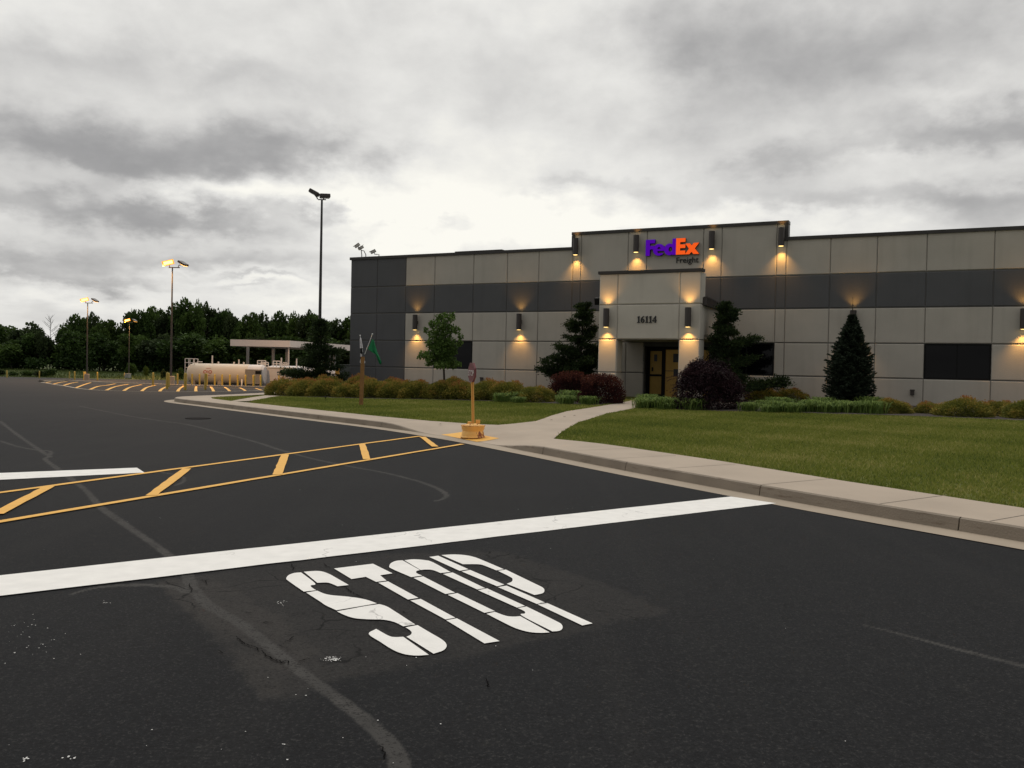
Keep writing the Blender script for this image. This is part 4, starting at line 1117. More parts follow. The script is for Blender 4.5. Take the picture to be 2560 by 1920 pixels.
for k in range(5):
    t = 2 * math.pi * k / 5 + .5; lug = MB(); lug.tube([(.13 * math.cos(t), .13 * math.sin(t), .285), (.13 * math.cos(t), .13 * math.sin(t), .306)], .016, 6)
    lug.build('lug_nut', m_rust, ss)
post = MB(); lean = -.035
def pp(z): return Vector((lean * (z - .3) * 1.0, 0, z))
def chan(x0, x1, y0, y1): 
    vs = []
    for z in (.30, 1.235):
        o_ = pp(z)
        for (x, y) in ((x0, y0), (x1, y0), (x1, y1), (x0, y1)): vs.append((o_.x + x, y, z))
    post.add(vs, [(0, 3, 2, 1), (4, 5, 6, 7), (0, 1, 5, 4), (1, 2, 6, 5), (2, 3, 7, 6), (3, 0, 4, 7)])
chan(-.032, -.008, -.02, .02); chan(.010, .030, -.016, .024); chan(-.008, .010, .008, .02)
post.build('post', m_yel_rust, ss)
FA = R(-68)
def octa(r): return [(r * math.cos(R(22.5 + 45 * k)), r * math.sin(R(22.5 + 45 * k))) for k in range(8)]
tm = Matrix.Translation((lean * 1.09 - .012, -.01, 1.405)) @ Matrix.Rotation(FA, 4, 'Z')
sb_ = MB(); sb_.add([tm @ Vector(v) for v in ((-.02, .0305, -.25), (.02, .0305, -.25), (.02, .05, -.25), (-.02, .05, -.25), (-.02, .0305, .15), (.02, .0305, .15), (.02, .05, .15), (-.02, .05, .15))], [(0, 3, 2, 1), (4, 5, 6, 7), (0, 1, 5, 4), (1, 2, 6, 5), (2, 3, 7, 6), (3, 0, 4, 7)]); sb_.build('strap', m_yel_rust, ss)
pl = MB(); O = octa(.225)
pl.add([tm @ Vector((x, -.012, z)) for x, z in O] + [tm @ Vector((x, .03, z)) for x, z in O], [tuple(range(8)), tuple(range(15, 7, -1))] + [(k, 8 + k, 8 + (k + 1) % 8, (k + 1) % 8) for k in range(8)], 0)
plate = pl.build('sign_plate', m_signred, ss)
bd = MB(); O1, O2 = octa(.222), octa(.205)
bd.add([tm @ Vector((x, -.0145, z)) for x, z in O1] + [tm @ Vector((x, -.0145, z)) for x, z in O2], [(k, (k + 1) % 8, 8 + (k + 1) % 8, 8 + k) for k in range(8)])
m_border = mat('faded_sign_border', (.22, .11, .11), .7)
bd.build('border', m_border, plate)
tx = text_mesh('lettering', 'STOP', .35, .004, m_signwhite, plate, .018)
tx.matrix_local = tm @ Matrix.Translation((-.175, -.0155, -.07)) @ Matrix.Rotation(R(90), 4, 'X') @ Matrix.Diagonal((1, 1.15, 1, 1))

# ------------------------------------------------------------------ flag post
fp = Ld(902.6, 1014)
fpo = empty('flag_post', fp, 0, 'square timber post standing on the lawn and carrying two flags', 'post')
mb = MB(); mb.add([(-.06, -.06, -.1), (.06, -.06, -.1), (.06, .06, -.1), (-.06, .06, -.1), (-.03, -.06, 1.66), (.09, -.06, 1.66), (.09, .06, 1.66), (-.03, .06, 1.66)],
       [(0, 3, 2, 1), (4, 5, 6, 7), (0, 1, 5, 4), (1, 2, 6, 5), (2, 3, 7, 6), (3, 0, 4, 7)])
mb.build('timber', m_wood, fpo, bevel=.006)
bk_ = MB(); bk_.box(.086, .115, -.03, .03, 1.44, 1.52); bk_.build('bracket', m_silver, fpo)
bk_ = MB(); bk_.box(-.06, -.03, -.03, .03, 1.45, 1.53); bk_.build('bracket', m_silver, fpo)
S = fp.y / PF
def flag_obj(name, top, foot, lab, cloth_pts, m1, m2=None):
    r = empty(name, (fp.x, fp.y - .02, fp.z), 0, lab, 'flag', 'flags on the timber post')
    s = MB(); s.tube([foot, top], .011, 8); s.build('staff', m_silver, r)
    k = MB(); k.lathe([(0, -.01), (.022, .0), (.03, .012), (.022, .026), (0, .032)], 10, mtx=Matrix.Translation(top)); k.build('finial', m_silver, r, smooth=True)
    c = MB()
    nr = len(cloth_pts); nc = 9
    vs = []
    for i, (a, b) in enumerate(cloth_pts):
        for j in range(nc):
            t = j / (nc - 1); p = Vector(a) * (1 - t) + Vector(b) * t
            p.y += .035 * math.sin(j * 1.5 + i * .55) * (.3 + i / nr); vs.append(p)
    fs = [(i * nc + j, i * nc + j + 1, (i + 1) * nc + j + 1, (i + 1) * nc + j) for i in range(nr - 1) for j in range(nc - 1)]
    for q, f in enumerate(fs): c.f.append(f); c.mi.append(0 if not m2 else (1 if (q // (nc - 1)) in m2[1] else 0))
    c.v = [tuple(v) for v in vs]
    o = c.build('cloth', [m1, m2[0]] if m2 else m1, r, smooth=True)
    md = o.modifiers.new('solid', 'SOLIDIFY'); md.thickness = .006
def fpx(x, y):  # post-local coordinates from the zoom of the flags
    X = 860 + x * 120 / 948; Y = 820 + y * 120 / 948
    p = at_depth(X, Y, fp.y) - fp; return (p.x, 0, p.z)
flag_obj('green_flag', fpx(562, 130), fpx(412, 520), 'green pennant hanging from the right hand staff of the timber post',
         [(fpx(548, 225), fpx(592, 232)), (fpx(528, 290), fpx(615, 330)), (fpx(500, 350), fpx(640, 410)), (fpx(468, 415), fpx(655, 470)), (fpx(540, 465), fpx(680, 530)), (fpx(625, 520), fpx(705, 580)), (fpx(655, 590), fpx(725, 630)), (fpx(685, 660), fpx(745, 670)), (fpx(705, 715), fpx(738, 722))], m_green)
flag_obj('white_flag', fpx(320, 155), fpx(372, 470), 'white and black flag hanging furled on the left side of the timber post',
         [(fpx(318, 190), fpx(338, 190)), (fpx(312, 250), fpx(350, 260)), (fpx(316, 330), fpx(362, 340)), (fpx(318, 400), fpx(374, 400)), (fpx(322, 440), fpx(366, 445)), (fpx(326, 500), fpx(356, 520)), (fpx(325, 560), fpx(352, 575)), (fpx(328, 615), fpx(350, 620)), (fpx(330, 660), fpx(350, 660)), (fpx(342, 705), fpx(350, 705))], m_white, (m_blackcloth, (3, 4, 6)))

# ------------------------------------------------------------------ light poles
def pole_light(px, base_py, top_py, hpole, lit, lab, dist=None, base=True, tophead=None):
    p = G(px, base_py) if dist is None else Vector((at_depth(px, 900, dist).x, dist, az_(dist)))
    r = empty('light_pole', p, 0, lab, 'light pole', 'tall parking lot light poles')
    d = ray(px, top_py); zt = EYE + d.z * (p.y / d.y) - p.z
    b = MB(); b.lathe([(.30, 0), (.30, .78), (.26, .80), (0, .80)], 16); b.build('concrete_base', m_conc, r, smooth=True)
    q = MB(); q.tube([(0, 0, .78), (0, 0, zt)], [.10, .055], 8); q.box(-.16, .16, -.16, .16, .80, .83); q.build('pole', m_pole, r)
    a = MB(); a.tube([(-.30 if lit else -.2, 0, zt - .02), (.62 if lit else .22, 0, zt - .02)], .04 if lit else .03, 8); a.build('crossarm', m_pole, r)
    if lit:
        hs = [(-.42, .32, -18, 30, True), (.88, .30, 28, -20, True)]
    else:
        hs = [(-.42, .34, 27, 0, False), (.16, .17, -3, 20, False)]
    for k, (hx, hzv, tilt, yaw, on_) in enumerate(hs):
        mt = Matrix.Translation((hx, 0, zt + hzv)) @ Matrix.Rotation(R(yaw), 4, 'Z') @ Matrix.Rotation(R(tilt), 4, 'Y')
        h = MB(); h.box(-.27, .27, -.20, .20, -.09, .11, mtx=mt) if not lit else h.box(-.38, .38, -.30, .30, -.04, .14, mtx=mt)
        hd = h.build('lamp_head', m_bronze, r, bevel=.03)
        k_ = MB(); k_.tube([(hx * .55, 0, zt), (hx * .62, 0, zt + (.18 if lit else .08)), mt @ Vector((0, 0, -.05))], .035, 6); k_.build('knuckle', m_pole, r)
        l = MB()
        if lit and k == 0:   # tipped towards us: the full lens faces the camera side
            l.box(-.36, .36, -.38, -.301, -.10, .15, mtx=mt); l.box(-.35, .35, -.27, .27, -.075, -.041, mtx=mt)
        elif lit:
            l.box(-.02, .33, -.24, .24, -.065, -.041, mtx=mt)
        else:
            l.box(-.24, .24, -.17, .17, -.105, -.091, mtx=mt)
        l.build('lens', m_lens if lit else m_deadlens, hd)
        if lit and k == 0:
            rm_ = MB(); rm_.box(-.47, .47, -.375, -.3015, -.19, .23, mtx=mt); rm_.build('glow_plate', m_glow, hd)  # added glowing plate imitating the orange halo around the lamp
    if lit:
        L = bpy.data.lights.new('lamp_light', 'SPOT'); L.energy = 2600; L.color = (1, .5, .14); L.shadow_soft_size = .2; L.spot_size = R(150); L.spot_blend = .5
        lo = bpy.data.objects.new('lamp_light', L); col.objects.link(lo); lo.parent = r; lo.location = (-.5, -.75, zt + .15); lo.rotation_euler = (R(-18), 0, 0)
        lo2 = lo.copy(); lo2.data = L.copy(); lo2.data.energy = 4500; lo2.name = 'lamp_light'; col.objects.link(lo2); lo2.parent = r; lo2.location = (1.1, .55, zt + .1); lo2.rotation_euler = Vector((-.6, -.35, .62)).to_track_quat('Z', 'Y').to_euler()
    return r
pole_light(798, 0, 498, 10, False, 'nearest and tallest light pole with two unlit heads, behind the dark evergreen', dist=46.0)
pole_light(427, 964, 668, 10, True, 'lit light pole beside the left end of the cream fuel tank', None)
pole_light(217, 951, 757, 10, True, 'lit light pole furthest to the left, rising in front of the trees', None)
pole_light(322, 948, 806, 10, True, 'lit light pole furthest away, its lamp below the tree tops', None)

# ------------------------------------------------------------------ roof cameras
def roof_camera(px, py, Y, aim, lab, foot):
    p = at_depth(px, py, Y)
    f = at_depth(*foot, Y)
    r = empty('security_camera', (f.x, f.y, f.z), 0, lab, 'security camera', 'security cameras on the roof corner')
    q = p - f
    mt = Matrix.Translation(q) @ Matrix.Rotation(R(aim[0]), 4, 'Z') @ Matrix.Rotation(R(aim[1]), 4, 'Y')
    b = MB(); b.tube([mt @ Vector((-.16, 0, 0)), mt @ Vector((.13, 0, 0))], .075, 14); b.build('camera_body', m_camera, r, smooth=True)
    hd = MB(); hd.box(-.22, .12, -.082, .082, .068, .086, mtx=mt); hd.build('sun_shield', m_camera, r)
    ln = MB(); ln.tube([mt @ Vector((-.162, 0, 0)), mt @ Vector((-.168, 0, 0))], .045, 12); ln.build('camera_lens', m_black, r)
    a = MB(); a.tube([mt @ Vector((.03, 0, -.05)), (q.x + .05, 0, q.z - .13), (q.x + .18, 0, q.z - .14), (0, 0, .10), (0, 0, -.5)] if abs(q.x) > .2 else [mt @ Vector((0, 0, -.05)), (0, 0, q.z - .13), (0, 0, -.5)], .022, 8)
    a.build('bracket', m_pole, r)
    return r
def rc(x, y): return (860 + x * 180 / 1866, 560 + y * 180 / 1866)
roof_camera(*rc(350, 555), 44.9, (12, -38), 'topmost security camera of the roof corner pair, lens to the left', rc(460, 850))
roof_camera(*rc(430, 625), 45.3, (-160, 32), 'lower security camera of the roof corner pair, crossing below its twin', rc(565, 845))
roof_camera(*rc(765, 715), 44.9, (8, -28), 'single security camera a little right of the roof corner pair', rc(905, 835))

# ------------------------------------------------------------------ fuel station
def bollard_mesh():
    b = MB(); b.lathe([(.085, 0), (.085, 1.0), (.075, 1.035), (.045, 1.06), (0, 1.065)], 14)
    o = b.build('bollard', m_bollard, None, smooth=True); return o
bp0 = bollard_mesh()
BOL = [  # foot (region coordinates), label
    ((60, 1052), 'yellow bollard at the far left end of the asphalt edge'), ((340, 1055), 'yellow bollard on the asphalt edge, second from the left'),
    ((600, 1060), 'yellow bollard left of the pair before the leftmost light pole'), ((645, 1073), 'shorter yellow bollard just left of the leftmost light pole base'),
    ((726, 1073), 'yellow bollard touching the leftmost light pole base, left one'), ((739, 1073.5), 'yellow bollard touching the leftmost light pole base, right one'),
    ((843, 1076), 'yellow bollard right of the leftmost light pole base'), ((1075, 1062), 'yellow bollard beside the small grey cabinet'), ((1288, 1061), 'slim yellow bollard alone on the far grass edge'),
    ((1322, 1122), 'yellow bollard left of the concrete light pole base by the hatching'), ((1442, 1152), 'yellow bollard in front of the concrete light pole base, near one'), ((1458, 1130), 'yellow bollard hugging the concrete light pole base'),
    ((1535, 1108), 'yellow bollard between the light pole base and the cream tank'), ((1606, 1120), 'yellow bollard at the left nose of the cream tank'), ((1600, 1160), 'yellow bollard standing in the hatching before the tank nose'),
    ((1773, 1157), 'yellow bollard standing in the hatching before the tank middle')]
for k, x in enumerate((1660, 1725, 1788, 1856, 1921, 1988, 2055, 2123, 2193)):
    words = ('first', 'second', 'third', 'fourth', 'fifth', 'sixth', 'seventh', 'eighth', 'ninth')[k]
    BOL.append(((x, 1110 + (x - 1660) * .034), 'yellow bollard in the row before the cream tank, %s from the left' % words))
BOL.append((((985 * 480 / 2212 + 420) * 2212 / 640, 1130), 'yellow bollard before the tank equipment box, left one'))
BOL.append((((1070 * 480 / 2212 + 420) * 2212 / 640, 1133), 'yellow bollard before the tank equipment box, right one'))
BOL.append((((1275 * 480 / 2212 + 420) * 2212 / 640, 1128), 'yellow bollard in front of the white fuel vault'))
for i, ((x, y), lab) in enumerate(BOL):
    o = bp0 if i == 0 else bp0.copy()
    if i: col.objects.link(o)
    o.location = G(*r1(x, y)); o.rotation_euler = (R(random.uniform(-1.5, 1.5)), R(random.uniform(-1.5, 1.5)), i * .7)
    setp(o, lab, 'bollard', 'yellow bollards at the fuel area')

def r5(x, y): return (420 + x * 480 / 2212, 820 + y * 480 / 2212)
TD = 88.0
def at5(x, y, D=TD): return at_depth(*r5(x, y), D)
# main tank
pL, pR = at5(178, 530), at5(1085, 540); zc = (at5(500, 410).z + at5(500, 650).z) / 2; rad = (at5(500, 410).z - at5(500, 650).z) / 2
tk = empty('fuel_tank', (pL.x, TD + rad, az_(TD)), 0, 'long cream horizontal fuel tank with rounded end and red marks', 'fuel tank')
Lk = pR.x - pL.x; zc -= az_(TD)
t1 = MB(); mt = Matrix.Translation((0, 0, zc)) @ Matrix.Rotation(R(90), 4, 'Y')
prof = [(0, 0), (rad * .35, .05), (rad * .68, .17), (rad * .88, .36), (rad, .62), (rad, Lk * .80)]
t1.lathe(prof, 40, mtx=mt); t1.build('shell', m_tank, tk, smooth=True)
t2 = MB(); t2.lathe([(rad * .98, Lk * .80), (rad * .98, Lk * .97), (rad * .8, Lk)], 40, mtx=mt); t2.build('end_cap', m_tankw, tk, smooth=True)
sd_ = MB()
for x in (.9, Lk * .45, Lk * .88): sd_.box(x - .2, x + .2, -rad * .8, rad * .8, 0, zc - rad * .62)
sd_.build('saddle', m_conc, tk)
x0 = at5(905, 0).x - pL.x; x1 = at5(1085, 0).x - pL.x
cb = MB(); cb.box(x0, x1, -rad - .25, -rad + .6, .15, zc + rad * .52); cb.build('equipment_box', mat('grey_equipment', (.24, .22, .19), .7, var=.1), tk)
ns_ = MB(); q0, q1 = at5(1015, 530), at5(1080, 495); ns_.box(q0.x - pL.x, q1.x - pL.x, -rad - .28, -rad - .251, q0.z - az_(TD), q1.z - az_(TD)); ns_.build('notice', m_black, tk)
vp = MB()
for x, top in ((468, 315), (778, 362)): q = at5(x, 410); vp.tube([(q.x - pL.x, 0, zc + rad * .97), (q.x - pL.x, 0, at5(x, top).z - az_(TD))], .07, 8)
for x in (540, 722, 835): q = at5(x, 410); vp.tube([(q.x - pL.x, 0, zc + rad * .97), (q.x - pL.x, 0, zc + rad + .22)], .09, 8)
vp.build('vent_pipe', m_tankw, tk)
hr = MB(); q0 = at5(178, 0).x - pL.x; q1 = at5(285, 0).x - pL.x; qm = at5(235, 0).x - pL.x; zt = at5(200, 352).z - az_(TD); zm = at5(200, 398).z - az_(TD)
for y in (-.5, .5):
    for x in (q0, qm, q1): hr.tube([(x, y, zc - rad * .2 if x == q0 else zc + rad * .8), (x, y, zt)], .04, 6)
    for z in (zt, zm, zm - .5): hr.tube([(q0, y, z), (q1, y, z)], .04, 6)
q2 = at5(300, 0).x - pL.x; q3 = at5(358, 0).x - pL.x
hr.tube([(q2, 0, zc + rad * .97), (q2, 0, zt - .3), (q3, 0, zt - .3)], .05, 6)
hr.build('handrail', m_tankw, tk)
rm = MB(); q = at5(460, 505); cxm = q.x - pL.x; czm = q.z - az_(TD)
ang = math.acos(max(-1, min(1, (czm - zc) / rad)))
for dxm in (-.30, .22):
    vs = []
    for k in range(17):
        t = 2 * math.pi * k / 16; vx = cxm + dxm + .19 * math.cos(t); vz = czm + .19 * math.sin(t); vs.append((vx, -math.sqrt(max(0, rad ** 2 - (vz - zc) ** 2)) - .012, vz))
        vx = cxm + dxm + .10 * math.cos(t); vz = czm + .10 * math.sin(t); vs.append((vx, -math.sqrt(max(0, rad ** 2 - (vz - zc) ** 2)) - .012, vz))
    rm.add(vs, [(2 * k, 2 * k + 2, 2 * k + 3, 2 * k + 1) for k in range(16)])
for dxm, dzm, w, h_ in ((-.0, .36, .5, .04), (0, -.36, .5, .05), (-.04, .02, .06, .3)):
    z0, z1 = czm + dzm - h_ / 2, czm + dzm + h_ / 2; yy = lambda z: -math.sqrt(max(0, rad ** 2 - (z - zc) ** 2)) - .014
    rm.add([(cxm + dxm - w / 2, yy(z0), z0), (cxm + dxm + w / 2, yy(z0), z0), (cxm + dxm + w / 2, yy(z1), z1), (cxm + dxm - w / 2, yy(z1), z1)], [(0, 1, 2, 3)])
rm.build('red_marking', m_redmark, tk)
# white vault and second tank
vD = 90.0
a, b = at5(1130, 670, vD), at5(1475, 455, vD); gz = az_(vD)
fv = empty('fuel_vault', (a.x, vD, gz), 0, 'white rectangular fuel vault right of the cream tank, behind the evergreen', 'fuel vault')
w = b.x - a.x; hh = b.z - gz
v = MB(); v.box(0, w, 0, 2.6, 0, hh - .12); v.build('vault_body', m_tankw, fv, bevel=.05)
v = MB(); v.box(-.08, w + .08, -.08, 2.68, hh - .12, hh); v.build('vault_lid', m_tankw, fv, bevel=.03)
v = MB()
for x, top in ((1272, 340), (1450, 348)): q = at5(x, top, vD); v.tube([(q.x - a.x, 1.2, hh), (q.x - a.x, 1.2, q.z - gz)], .07, 8)
v.build('vent_pipe', m_tankw, fv)
v = MB()
for xa, xb, zt_ in ((1000, 1095, 375), (1040, 1125, 395), (1182, 1262, 380), (1295, 1342, 400)):
    A_, B_ = at5(xa, zt_, vD), at5(xb, zt_, vD)
    for x in (A_.x, (A_.x + B_.x) / 2, B_.x): v.tube([(x - a.x, 1.0, hh - .2), (x - a.x, 1.0, A_.z - gz)], .05, 6)
    for f in (1.0, .55): v.tube([(A_.x - a.x, 1.0, hh + (A_.z - gz - hh) * f), (B_.x - a.x, 1.0, hh + (A_.z - gz - hh) * f)], .05, 6)
v.build('handrail', m_tankw, fv)
t2D = 97.0
a2, b2 = at5(1120, 430, t2D), at5(1990, 430, t2D); gz2 = az_(t2D)
t2e = empty('rear_fuel_tank', (a2.x, t2D, gz2), 0, 'white fuel tank behind the vault and the dark evergreen', 'fuel tank')
rr = 1.25; zc2 = a2.z - gz2 - rr
v = MB(); v.lathe([(0, 0), (rr * .6, .12), (rr * .9, .4), (rr, .8), (rr, b2.x - a2.x - .8), (rr * .9, b2.x - a2.x - .4), (rr * .6, b2.x - a2.x - .1), (0, b2.x - a2.x)], 32, mtx=Matrix.Translation((0, 0, zc2)) @ Matrix.Rotation(R(90), 4, 'Y'))
v.build('shell', m_tankw, t2e, smooth=True)
v = MB(); v.box(1, 1.5, -.9, .9, 0, zc2 - rr * .6); v.box(b2.x - a2.x - 1.6, b2.x - a2.x - 1.1, -.9, .9, 0, zc2 - rr * .6); v.build('saddle', m_conc, t2e)
v = MB()
for xa, xb, zt_ in ((1870, 1910, 390),):
    A_, B_ = at5(xa, zt_, t2D), at5(xb, zt_, t2D)
    for x in (A_.x, B_.x): v.tube([(x - a2.x, 0, zc2 + rr * .9), (x - a2.x, 0, A_.z - gz2)], .05, 6)
    v.tube([(A_.x - a2.x, 0, A_.z - gz2), (B_.x - a2.x, 0, A_.z - gz2)], .05, 6)
v.build('handrail', m_tankw, t2e)
# canopy
cD = 100.0
cA, cB = at5(718, 131, cD), at5(1405, 133, cD); cBot = at5(1405, 220, cD).z
cC = at5(2110, 180, 117.0); zbC = at5(2110, 268, 117.0).z
cn = empty('fuel_canopy', (cA.x, cD, az_(cD)), 0, 'flat white fuel station canopy on slim grey columns before the trees', 'canopy')
ox, oy, oz = cA.x, cD, az_(cD)
ztop, zbot = cA.z - oz, cBot - oz
v = MB()
dxr, dyr, dzr = cC.x - cB.x, cC.y - cD, (cC.z - cB.z)
pts = [(0, 0), (cB.x - ox, 0), (cC.x - ox, dyr), (cC.x - ox - (cB.x - ox), dyr)]
drop = [0, 0, -max(0, cB.z - cC.z) * .9, -max(0, cB.z - cC.z) * .9]
v.add([(x, y, ztop + d_) for (x, y), d_ in zip(pts, drop)] + [(x, y, zbot + d_) for (x, y), d_ in zip(pts, drop)],
      [(0, 1, 2, 3), (7, 6, 5, 4), (0, 4, 5, 1), (1, 5, 6, 2), (2, 6, 7, 3), (3, 7, 4, 0)])
v.build('canopy_roof', m_canopy, cn)
for x, wd, dD in ((920, 26, 108), (1215, 28, 101.5), (1372, 28, 102.5), (1392, 14, 101.2), (1860, 20, 113), (1918, 22, 112)):
    q = at5(x, 220, dD); v = MB(); hw = wd / 2212 * 480 / PF * dD / 2
    zt_ = zbot + .02 - max(0, (dD - cD) / max(dyr, 1)) * max(0, cB.z - cC.z) * .9
    v.box(q.x - ox - hw, q.x - ox + hw, dD - cD - hw, dD - cD + hw, az_(dD) - oz, zt_ + .1); v.build('column', m_cancol if wd > 15 else m_canopy, cn)
# yellow box on a post
q = at5(1950, 575, 60.0); q = Vector((q.x, 60.0, az_(60)))
yb = empty('yellow_box', q, 0, 'yellow call box on a post beside the dark end of the building', 'call box')
A_, B_ = at5(1928, 545, 60.0), at5(1975, 470, 60.0)
v = MB(); v.box(A_.x - q.x, B_.x - q.x, -.12, .12, A_.z - q.z, B_.z - q.z); v.build('housing', mat('call_box_yellow', (.55, .27, .03), .6, var=.1), yb, bevel=.03)
v = MB(); v.tube([((A_.x + B_.x) / 2 - q.x, 0, 0), ((A_.x + B_.x) / 2 - q.x, 0, A_.z - q.z)], .06, 8); v.build('post', m_bollard, yb)
# grey cabinet far left, white marker post, grey electric box by the building
q = G(*r1(1105, 1065)); A_ = at_depth(*r1(1088, 1018), q.y); B_ = at_depth(*r1(1122, 1018), q.y)
v = MB(); v.box(A_.x - q.x, B_.x - q.x, -.5, .5, 0, A_.z - q.z); v.box(A_.x - q.x - .05, B_.x - q.x + .05, -.55, .55, A_.z - q.z, A_.z - q.z + .06)
o = v.build('utility_cabinet', mat('cabinet_grey', (.30, .30, .29), .7, var=.1), bevel=.02); o.location = q; setp(o, 'small grey utility cabinet at the far edge of the asphalt', 'cabinet')
q = G(*r5(850, 668)); v = MB(); zz_ = at_depth(*r5(850, 592), q.y).z - q.z
v.lathe([(.07, 0), (.07, zz_ - .04), (.04, zz_), (0, zz_)], 10); o = v.build('marker_post', m_tankw, smooth=True); o.location = q; setp(o, 'short white marker post among the yellow bollards', 'marker post')
q = at5(2035, 575, 62.0); A_, B_ = at5(1972, 580, 62.0), at5(2110, 432, 62.0)
v = MB(); v.box(0, B_.x - A_.x, 0, 2.2, az_(62) , B_.z); v.box(-.04, B_.x - A_.x, -.05, 2.2, B_.z, B_.z + .06); o = v.build('transformer_box', mat('green_grey_steel', (.06, .07, .065), .6, var=.1), bevel=.02); o.location = (A_.x, 62, 0); setp(o, 'dark green transformer box just left of the building corner', 'transformer')

# ------------------------------------------------------------------ vegetation
f_spirea = foliage_mat('spirea_leaves', [(0, (0.0762, 0.0950, 0.0238)), (.4, (0.1775, 0.1850, 0.0375)), (.7, (0.3087, 0.2488, 0.0525)), (.88, (0.4037, 0.2250, 0.0663)), (1, (0.3800, 0.1425, 0.0600))])
f_hinoki = foliage_mat('cypress_sprays', [(0, (0.0180, 0.0288, 0.0144)), (.6, (0.0360, 0.0576, 0.0216)), (1, (0.0720, 0.1080, 0.0324))], .15)
f_spruce = foliage_mat('spruce_needles', [(0, (0.0168, 0.0252, 0.0168)), (.6, (0.0308, 0.0448, 0.0280)), (1, (0.0630, 0.0812, 0.0532))], .1)
f_maple = foliage_mat('young_tree_leaves', [(0, (0.0413, 0.0750, 0.0187)), (.5, (0.0938, 0.1600, 0.0375)), (.85, (0.1600, 0.2350, 0.0663)), (.96, (0.2250, 0.2812, 0.1125)), (1, (0.3000, 0.1313, 0.0562))], .3)
f_purple = foliage_mat('purple_leaves', [(0, (.010, .006, .008)), (.6, (.026, .012, .016)), (1, (.060, .026, .028))], .15)
f_barb = foliage_mat('barberry_leaves', [(0, (0.021, 0.012, 0.013)), (.5, (0.049, 0.018, 0.018)), (.85, (0.111, 0.034, 0.023)), (1, (0.182, 0.065, 0.033))], .2)
f_lily = foliage_mat('lily_blades', [(0, (0.0765, 0.1278, 0.0306)), (.5, (0.1458, 0.2133, 0.0513)), (1, (0.2565, 0.3249, 0.0855))], .3)
f_wood = [foliage_mat('wood_leaves', [(0, (0.0135, 0.0290, 0.0091)), (.5, (0.0392, 0.0696, 0.0182)), (1, (0.0810, 0.1348, 0.0312))], .2),
          foliage_mat('wood_leaves_pale', [(0, (0.0203, 0.0391, 0.0117)), (.5, (0.0554, 0.0943, 0.0221)), (1, (0.1107, 0.1725, 0.0403))], .2),
          foliage_mat('wood_leaves_dull', [(0, (0.0189, 0.0290, 0.0130)), (.5, (0.0419, 0.0623, 0.0247)), (1, (0.0756, 0.1058, 0.0377))], .2)]

def bush_arrays(rx, ry, rz, n, leaf, lumps=16, tip=.0, up=.35, shell=.35):
    """leaves spread through a lumpy dome; returns positions, directions, shade index"""
    lc = unit(rng.normal(0, 1, (lumps, 3)) * np.array([1, 1, .8])); lc[:, 2] = np.abs(lc[:, 2])
    d = unit(rng.normal(0, 1, (n, 3))); d[:, 2] = np.abs(d[:, 2]) * 1.0 - .12; d = unit(d)
    dots = d @ lc.T; lump = np.exp((dots - 1) * 16).max(1)
    li = dots.argmax(1)
    rad_ = (.76 + .26 * lump + rng.normal(0, .035, n)) * (1 - shell * rng.random(n) ** 1.8)
    P = d * rad_[:, None] * np.array([rx, ry, rz]); P[:, 2] = P[:, 2] + .05
    shade = rng.random(lumps)[li] * .45 + rng.random(n) * .45 + .1 * lump
    return P, d + np.array([0, 0, up]), np.clip(shade, 0, 1), rad_

def make_bush(name, rx, ry, rz, n, leaf, m, aspect=.5, lumps=16, up=.35, jit=.9, gold=0.0, shell=.35):
    P, D, sh, rad_ = bush_arrays(rx, ry, rz, n, leaf, lumps, up=up, shell=shell)
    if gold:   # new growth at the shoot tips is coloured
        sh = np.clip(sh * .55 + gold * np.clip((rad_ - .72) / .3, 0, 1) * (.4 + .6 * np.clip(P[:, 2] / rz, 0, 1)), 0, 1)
    V = leaf_quads(P, D, leaf * rng.uniform(.6, 1.3, n), aspect, jit)
    return V, sh

def bush_obj(kind, V, sh, m, loc, lab, cat, group, rz=0, sc=(1, 1, 1), me=None, stem=True):
    r = empty(kind, loc, rz, lab, cat, group); r.scale = sc
    if me is None:
        o = quads_mesh('leaves', V, m, sh, r); 
        if stem:
            s = MB()
            for k in range(7):
                a = k * .9; rr_ = .25
                s.tube([(0.05 * math.cos(a), .05 * math.sin(a), -.05), (rr_ * math.cos(a), rr_ * math.sin(a), .38)], [.014, .006], 5)
            s.build('stems', m_bark, r)
    return r
# spirea prototypes
protos = []
for k in range(4):
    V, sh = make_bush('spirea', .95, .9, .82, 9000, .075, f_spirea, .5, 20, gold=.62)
    protos.append((V, sh))
SP = []  # (px, base py, width px, label)
hedge = [(708, 990, 74, 'leftmost'), (762, 992, 76, 'second'), (818, 993, 80, 'third'), (868, 994, 70, 'fourth'), (926, 995, 84, 'fifth'), (985, 996, 80, 'sixth'), (1040, 997, 86, 'seventh'),
         (1098, 998, 80, 'eighth'), (1155, 999, 84, 'ninth'), (1215, 1001, 86, 'tenth'), (1272, 1003, 88, 'eleventh'), (1335, 1006, 84, 'twelfth')]
back = [(735, 972, 80), (800, 972, 90), (893, 974, 88), (965, 975, 90), (1010, 966, 96), (1125, 978, 92), (1240, 984, 84)]
sp_objs = []
def place_spirea(px, py, wpx, i, lab, group, tall=1.0):
    p = Ld(px, py); w = wpx * p.y / PF; s = w / 1.75
    k = i % 4
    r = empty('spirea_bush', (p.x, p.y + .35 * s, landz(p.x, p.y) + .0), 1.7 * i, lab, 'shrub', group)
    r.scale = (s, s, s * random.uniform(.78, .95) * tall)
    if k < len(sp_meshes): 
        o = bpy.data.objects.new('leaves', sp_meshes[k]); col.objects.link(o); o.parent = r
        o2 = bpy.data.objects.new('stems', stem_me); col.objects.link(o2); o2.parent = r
    return r
sp_meshes = []
